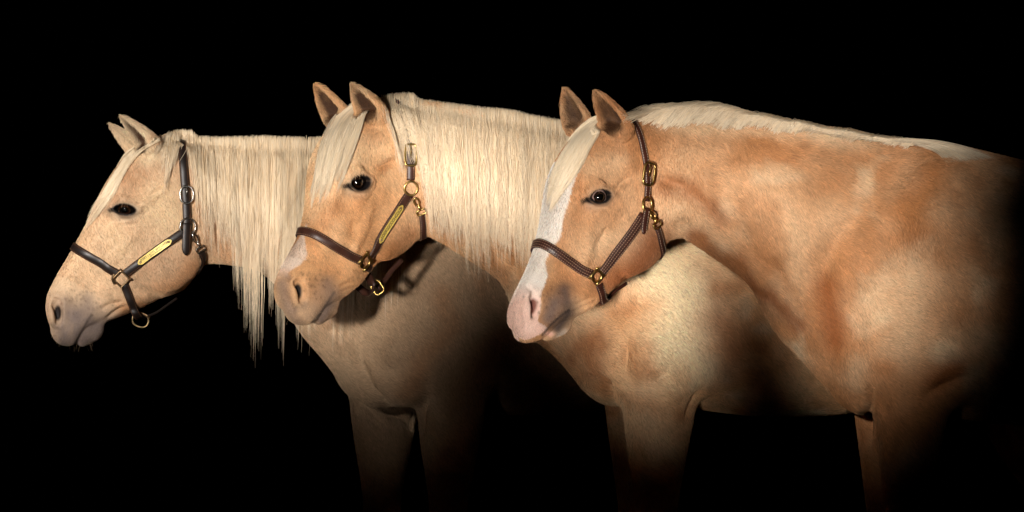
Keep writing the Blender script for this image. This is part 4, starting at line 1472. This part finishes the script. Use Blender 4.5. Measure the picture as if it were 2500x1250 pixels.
def stitches(parent, P, N, width, thick, rows, mat, pitch=0.0062, ln=0.0038, r=0.00058):
    T, N, Bn = frames(P, N)
    d = np.concatenate([[0], np.cumsum(np.linalg.norm(np.diff(P, axis=0), axis=1))])
    V, F = [], []
    for row in rows:
        q = 0.006
        while q < d[-1] - 0.008:
            ends = []
            for s in (q, q + ln):
                c = [np.interp(s, d, (P + Bn * row * width + N * (thick * 0.5 + 0.0003))[:, a]) for a in range(3)]
                ends.append(np.array(c))
            i = min(int(np.searchsorted(d, q)), len(P) - 1)
            b = Bn[i] * r; nn = N[i] * r * 0.9
            k = len(V)
            for e in ends:
                V += [e - b, e + nn, e + b, e - nn]
            F += [(k + j, k + (j + 1) % 4, k + 4 + (j + 1) % 4, k + 4 + j) for j in range(4)] + [(k + 3, k + 2, k + 1, k), (k + 4, k + 5, k + 6, k + 7)]
            q += pitch
    o = mesh_obj('stitching', V, F, mat, parent, smooth=False)
    o['kind'] = 'stuff'
    return o


def wire(V, F, pts, r, closed=False, k=8):
    """round bar along points, appended to V, F"""
    P = np.asarray(pts, float)
    n = len(P)
    if closed:
        T = np.roll(P, -1, 0) - np.roll(P, 1, 0)
    else:
        T = np.gradient(P, axis=0)
    T /= np.linalg.norm(T, axis=1)[:, None] + 1e-12
    ref = np.array([0.0, 0.0, 1.0])
    base = len(V)
    A = np.cross(T, ref); bad = np.linalg.norm(A, axis=1) < 1e-3
    A[bad] = np.cross(T[bad], np.array([1.0, 0, 0]))
    A /= np.linalg.norm(A, axis=1)[:, None]; Bv = np.cross(T, A)
    for i in range(n):
        for j in range(k):
            a = 2 * math.pi * j / k
            V.append(P[i] + (A[i] * math.cos(a) + Bv[i] * math.sin(a)) * r)
    for i in range(n if closed else n - 1):
        for j in range(k):
            a = base + i * k + j; b = base + i * k + (j + 1) % k
            c = base + ((i + 1) % n) * k + (j + 1) % k; d = base + ((i + 1) % n) * k + j
            F.append((a, b, c, d))
    if not closed:
        F.append(tuple(base + j for j in range(k))[::-1]); F.append(tuple(base + (n - 1) * k + j for j in range(k)))


def loc_frame(h, bvh, px, py, ang, off):
    """frame on the coat at a pixel: x along ang degrees in the picture (clockwise), z outwards"""
    P, N = resolve(h, bvh, [(px, py)])
    # average normal around
    ns = []
    for dx in (-14, 0, 14):
        for dy in (-14, 0, 14):
            p, n = resolve(h, bvh, [(px + dx, py + dy)])
            if n[0][1] < 0.2:
                ns.append(n[0])
    z = np.mean(ns, 0) if ns else N[0]
    z /= np.linalg.norm(z)
    a = math.radians(ang)
    x = np.array([math.cos(a), 0, -math.sin(a)]); x -= z * (x @ z); x /= np.linalg.norm(x)
    y = np.cross(z, x)
    return P[0] + z * off, x, y, z


def ell(c, x, y, a, b, n=36, p=2.0, a0=0, a1=360):
    t = np.radians(np.linspace(a0, a1, n, endpoint=(a1 - a0) < 360))
    ct, st = np.cos(t), np.sin(t)
    u = np.sign(ct) * np.abs(ct)**(2 / p) * a; v = np.sign(st) * np.abs(st)**(2 / p) * b
    return c[None] + u[:, None] * x[None] + v[:, None] * y[None]


def text_obj(name, body, c, x, y, z, size, mat, parent, width=None, shear=0.0):
    cu = bpy.data.curves.new(name, 'FONT')
    cu.body = body
    cu.size = size
    cu.align_x = 'CENTER'; cu.align_y = 'CENTER'
    cu.extrude = 0.0003
    cu.shear = shear
    cu.offset = size * 0.012
    cu.materials.append(mat)
    o = bpy.data.objects.new(name, cu)
    COL.objects.link(o)
    bpy.context.view_layer.update()
    sx = width / o.dimensions.x if width else 1.0
    ev = o.evaluated_get(bpy.context.evaluated_depsgraph_get())
    me = bpy.data.meshes.new_from_object(ev)
    bpy.data.objects.remove(o)
    me.name = name
    o = bpy.data.objects.new(name, me)
    COL.objects.link(o)
    M = Matrix.Translation(Vector(c)) @ Matrix((Vector(x), Vector(y), Vector(z))).transposed().to_4x4()
    o.matrix_world = M @ Matrix.Diagonal((sx, 1, 1, 1))
    o.parent = parent
    o.matrix_parent_inverse = parent.matrix_world.inverted()
    return o


def make_halter(h, spec):
    bvh = BODY[h.name]['bvh']; m = h.m
    root = empty('halter', tuple(BODY[h.name]['root'].location))
    root['label'] = spec['label']; root['category'] = 'halter'; root['group'] = 'leather halters on the horses'
    bpy.context.view_layer.update()
    inv = root.matrix_world.inverted()
    lm = leather('leather_' + h.name, spec['leather'])
    sm = plain_mat('thread_' + h.name, spec['thread'], 0.7)
    mt = M_METAL[spec['metal']]; mt2 = M_METAL[spec.get('metal2', spec['metal'])]
    OFF = 0.0055; TH = 0.0042

    def add(name, V, F, mat, parent=root, smooth=True):
        o = mesh_obj(name, V, F, mat, parent, smooth)
        if parent is root:
            o.matrix_parent_inverse = inv
        else:
            o.matrix_parent_inverse = parent.matrix_world.inverted() if False else Matrix.Identity(4)
        return o

    def strap(name, P, N, w, th=TH, rows=(-.36, .36), point=False):
        o = add(name, *strap_mesh(P, N, w * m, th, point), lm)
        if rows:
            st = stitches(o, P, N, w * m, th, rows, sm)
        return o
    # noseband: near side, over the nose, far side
    P, N = resolve(h, bvh, spec['noseband'])
    C = h.to_canon(h.W2L(P))
    P = P[C[:, 2] > 6]
    full = np.concatenate([P, mirror_pts(h, P)[::-1]])
    Pn, Nn = snap_path(bvh, resample(full, 0.005), OFF)
    strap('noseband', Pn, Nn, spec['nw'], rows=spec['rows'])
    # cheek pieces, both sides
    P, N = resolve(h, bvh, spec['cheek'])
    Pc, Nc = snap_path(bvh, resample(P, 0.005), OFF)
    cheek = strap('cheek_piece', Pc, Nc, spec['cw'], rows=spec['rows'])
    Pf, Nf = snap_path(bvh, resample(mirror_pts(h, P), 0.006), OFF)
    strap('cheek_piece', Pf, Nf, spec['cw'], rows=None)
    # crown strap over the poll
    P, N = resolve(h, bvh, spec['crown'])
    C = h.to_canon(h.W2L(P))
    full = np.concatenate([P, mirror_pts(h, P)[::-1]])
    Pk, Nk = snap_path(bvh, resample(full, 0.006), OFF * 1.3, it=8)
    strap('crown_strap', Pk, Nk, spec['kw'], rows=spec['rows2'])
    if 'tail' in spec:
        P, N = resolve(h, bvh, spec['tail'])
        Pt, Nt = snap_path(bvh, resample(P, 0.005), OFF + spec.get('tail_off', 0.005), it=2)
        strap('strap_end', Pt, Nt, spec['kw'], rows=spec['rows2'], point=True)
    # throat strap under the jaw
    P, N = resolve(h, bvh, spec['throat'])
    full = np.concatenate([P, mirror_pts(h, P)[::-1]])
    Pt, Nt = snap_path(bvh, resample(full, 0.006), OFF, it=4)
    strap('throat_strap', Pt, Nt, spec['tw'], rows=spec['rows2'])
    # chin strap hanging below the jaw, and the strap that ties it back
    P, N = resolve(h, bvh, spec['chin'])
    full = np.concatenate([P, mirror_pts(h, P)[::-1]])
    R = resample(full, 0.006)
    Nn = np.zeros_like(R)
    Pm = R.copy()
    for i, q in enumerate(R):
        l_, n_, f_, d_ = bvh.find_nearest(Vector(q)); Nn[i] = n_
        g = (Vector(q) - l_).dot(n_)
        if g < OFF:
            Pm[i] = np.array(l_) + np.array(n_) * OFF
    Nn = smooth_rows(Nn, 14)
    strap('chin_strap', smooth_rows(Pm, 3), Nn, spec['chw'], rows=spec['rows2'])
    if 'tie' in spec:
        P, N = resolve(h, bvh, spec['tie'])
        R = resample(P, 0.006)
        strap('connecting_strap', R, np.tile(np.array([-0.25, -0.9, -0.3]), (len(R), 1)), spec['tiew'], rows=None, th=0.004)
    # metal fittings
    c, x, y, z = loc_frame(h, bvh, *spec['ring'][:2], spec['ring'][2], OFF + 0.002)
    V, F = [], []
    s = spec['ring'][3] * m
    if spec['ring_kind'] == 'square':
        wire(V, F, ell(c, x, y, s, s, 32, 7), 0.0030, True)
        wire(V, F, ell(c + y * 0, x, y, s * 1.32, s * 1.32, 20, 2.6, 185, 265), 0.0034)
        for q in ((1, 1), (1, -1), (-1, 1)):
            pp = c + x * s * q[0] + y * s * q[1]
            wire(V, F, [pp, pp + x * q[0] * 0.005 + y * q[1] * 0.001], 0.0034)
    else:
        wire(V, F, ell(c, x, y, s, s, 32), 0.0034, True)
        L = s * 1.35
        for ax, ay, sg in ((y, x, 1), (x, y, 1), (x, y, -1)):
            e = c + ax * sg * (s * 1.0)
            wire(V, F, [e - ay * L * 0.9, e - ay * L * .3, e + ay * L * .3, e + ay * L * 0.9], 0.0034)
    add('square_ring', V, F, mt2)
    c, x, y, z = loc_frame(h, bvh, *spec['round'][:2], 0, OFF + 0.004)
    V, F = [], []
    wire(V, F, ell(c, x, y, spec['round'][2] * m, spec['round'][3] * m, 40), spec.get('wire', 0.0028), True)
    add('round_ring', V, F, mt)
    for (bx, by, ang, a, b, pw) in spec['buckles']:
        c, x, y, z = loc_frame(h, bvh, bx, by, ang, OFF + 0.0085)
        V, F = [], []
        wire(V, F, ell(c, x, y, a * m, b * m, 40, pw), spec.get('bwire', 0.0030), True)
        wire(V, F, [c + y * b * m - z * 0.001, c + y * b * m * 0.4 + z * 0.003, c - y * b * m * 0.2 + z * 0.001], 0.0020)
        add('buckle', V, F, mt)
    # snap hook: swivel eye, hook bow, square loop
    V, F = [], []
    (ax_, ay_), (bx_, by_) = spec['snap']
    Pa, _ = resolve(h, bvh, [(ax_, ay_)]); Pb, _ = resolve(h, bvh, [(bx_, by_)])
    c, x, y, z = loc_frame(h, bvh, (ax_ + bx_) / 2, (ay_ + by_) / 2, 0, OFF + 0.006)
    d = Pb[0] - Pa[0]; L = np.linalg.norm(d); d /= L
    sd = np.cross(z, d)
    a0 = Pa[0] + z * (OFF + 0.006); b0 = Pb[0] + z * (OFF + 0.006)
    wire(V, F, ell(a0 + d * L * 0.22, d, sd, L * 0.30, 6.0 * m, 24, 2.0), 0.0027, True)
    wire(V, F, [a0 + d * L * 0.5, a0 + d * L * 0.75, b0 - d * 0.002], 0.0042)
    wire(V, F, ell(b0 + d * 0.003, d, sd, 0.0065, 11.5 * m, 28, 6), 0.0024, True)
    add('snap_hook', V, F, mt)
    if 'chin_ring' in spec:
        q = spec['chin_ring']
        c = canon_depth(h, q[0], q[1], q[2])
        V, F = [], []
        x = np.array([1.0, 0, 0]); y = np.array([0, 0.0, 1.0])
        a = math.radians(q[5])
        x, y = x * math.cos(a) - y * math.sin(a), x * math.sin(a) + y * math.cos(a)
        wire(V, F, ell(c, x, y, q[3] * m, q[4] * m, 36, q[6]), 0.0024, True)
        wire(V, F, [c - x * q[3] * m + y * q[4] * m * .75, c + y * q[4] * m * .85, c + x * q[3] * m + y * q[4] * m * .75], 0.0028)
        add('chin_ring', V, F, mt2)
    if 'plate' in spec:
        a, b, pw, lines = spec['plate']
        Lc = path_len(Pc)
        Pp, Np = sub(Pc, Nc, Lc * a, Lc * b, 40)
        T, Nq, Bn = frames(Pp, Np)
        Pp = Pp + Nq * (TH * 0.5 + 0.0022)
        # plate with scooped corners
        V, F = [], []
        u = np.linspace(0, 1, len(Pp)); Lp = path_len(Pp)
        e = np.minimum(u, 1 - u) * Lp
        hw = np.interp(e, [0, 0.0015, 0.004, 0.006, 0.0075], [0.25, 0.45, 0.55, 0.72, 1.0]) * pw * m / 2
        for i in range(len(Pp)):
            for sgn, dz in ((-1, -0.0008), (1, -0.0008), (1, 0.0008), (-1, 0.0008)):
                V.append(Pp[i] + Bn[i] * sgn * hw[i] + Nq[i] * dz)
        for i in range(len(Pp) - 1):
            for j in range(4):
                p0 = i * 4 + j; p1 = i * 4 + (j + 1) % 4
                F.append((p0, p1, p1 + 4, p0 + 4))
        F += [(3, 2, 1, 0), tuple((len(Pp) - 1) * 4 + j for j in range(4))]
        plate = add('name_plate', V, F, M_METAL['plate'], smooth=False)
        mid = len(Pp) // 2
        x = T[mid]; z = Nq[mid]
        if x[0] < 0:
            x = -x
        y = np.cross(z, x)
        bpy.context.view_layer.update()
        # chord so that flat lettering clears the slight bend of the plate
        bow = max(float(((Pp - Pp[mid]) @ z).max()), 0)
        for (txt, dy, size, wfrac, shear, dx) in lines:
            text_obj('lettering', txt, Pp[mid] + z * (0.0012 + bow) + y * dy * m + x * dx * m, x, y, z, size * m, M_INK, plate, width=Lp * wfrac, shear=shear)
        for i in (3, len(Pp) - 4):
            V, F = [], []
            cc = Pp[i] + Nq[i] * 0.0008
            ring = ell(cc, T[i], Bn[i], 0.0036, 0.0036, 14)
            top = ell(cc + Nq[i] * 0.0014, T[i], Bn[i], 0.0022, 0.0022, 14)
            V = list(ring) + list(top) + [cc + Nq[i] * 0.0018]
            F = [(j, (j + 1) % 14, 14 + (j + 1) % 14, 14 + j) for j in range(14)] + [(14 + j, 14 + (j + 1) % 14, 28) for j in range(14)]
            r = mesh_obj('rivet', V, F, M_METAL['bronze'], plate)
    return root


make_halter(h1, dict(label='dark brown leather halter with oval nickel buckle and two-line name plate', leather=(0.017, 0.010, 0.008), thread=(0.20, 0.085, 0.035), metal='silver', metal2='bronze',
    noseband=[(288, 669), (256, 648), (229, 632), (204, 618), (182, 604), (176, 600)], nw=21, cheek=[(305, 669), (355, 632), (400, 600), (448, 567)], cw=21,
    crown=[(457, 552), (456, 520), (454, 480), (450, 430), (446, 380), (442, 350)], kw=21, tail=[(455, 545), (454, 575), (453, 600), (452, 622)],
    throat=[(490, 612), (495, 630), (497, 652), (497, 668, 34)], tw=20, chin=[(303, 694), (314, 722), (324, 748), (331, 766, 34), (340, 776, 14)], chw=20, rows=(-.36, .36), rows2=(-.38, .38),
    tie=[(347, 776, 0), (378, 765, -6), (405, 747, -14), (432, 728, -24)], tiew=6, ring=(296, 679, 45, 15), ring_kind='square', round=(457, 553, 19, 20), buckles=[(455, 476, 0, 16, 21, 2.3)],
    snap=[(470, 574), (485, 605)], chin_ring=(343, 781, 10, 20, 17, 20, 2.4), plate=(0.24, 0.80, 14.5, [('FOXY LADYS SIPSCOTCH', 1.6, 7.6, 0.80, 0, 0), ('Mollie Robinette', -3.6, 4.6, 0.36, 0.35, 2)])))
make_halter(h2, dict(label='mid brown leather halter with brass fittings and one-line yellow name plate', leather=(0.056, 0.021, 0.013), thread=(0.35, 0.21, 0.13), metal='brass',
    noseband=[(877, 635), (845, 617), (819, 602), (790, 585), (768, 573), (745, 563), (731, 558)], nw=22, cheek=[(898, 630), (932, 575), (965, 524), (998, 474)], cw=23,
    crown=[(1002, 440), (1002, 410), (1001, 380), (999, 345), (990, 300), (975, 262)], kw=19,
    throat=[(1028, 522), (1032, 545), (1031, 566), (1026, 590, 30)], tw=16, chin=[(893, 650), (902, 676), (910, 698, 34), (906, 716, 14)], chw=19, rows=(-.38, .38), rows2=(-.40, .40),
    tie=[(922, 704, 8), (938, 686, 6), (957, 660, 5), (982, 634, 4)], tiew=13, ring=(887, 637, 38, 16), ring_kind='round', round=(1002, 459, 16, 17), buckles=[(1001, 380, 0, 14, 26, 5), ],
    snap=[(1013, 484), (1027, 513)], chin_ring=(921, 702, 22, 12, 16, -35, 5), plate=(0.24, 0.82, 13.5, [('LOOKSGOODNGOLD', 0, 10.0, 0.80, 0, 0)])))
make_halter(h3, dict(label='reddish brown leather halter with rows of cream stitching and brass buckle', leather=(0.050, 0.014, 0.008), thread=(0.50, 0.36, 0.25), metal='brass',
    noseband=[(1443, 671), (1412, 653), (1394, 641), (1368, 623), (1345, 607), (1324, 596), (1306, 589)], nw=23, cheek=[(1463, 668), (1498, 626), (1525, 592), (1548, 560), (1569, 526)], cw=25,
    crown=[(1575, 492), (1577, 460), (1578, 425), (1571, 380), (1560, 335), (1544, 300)], kw=16, tail=[(1574, 510), (1571, 530), (1568, 550), (1566, 572)],
    throat=[(1600, 556), (1608, 580), (1612, 600), (1608, 630, 32)], tw=19, chin=[(1460, 694), (1467, 714), (1474, 735, 30), (1482, 736, 8)], chw=21, rows=(-.40, -.14, .14, .40), rows2=(-.36, .36),
    tie=[(1482, 734, 0), (1494, 718, -8), (1512, 704, -18), (1530, 692, -28)], tiew=8, ring=(1453, 673, 40, 14), ring_kind='round', round=(1574, 501, 14, 19), buckles=[(1577, 425, 8, 15, 27, 4)],
    snap=[(1584, 522), (1596, 548)], bwire=0.0034))

print('SCRIPT', round(time.time()-T0,1))
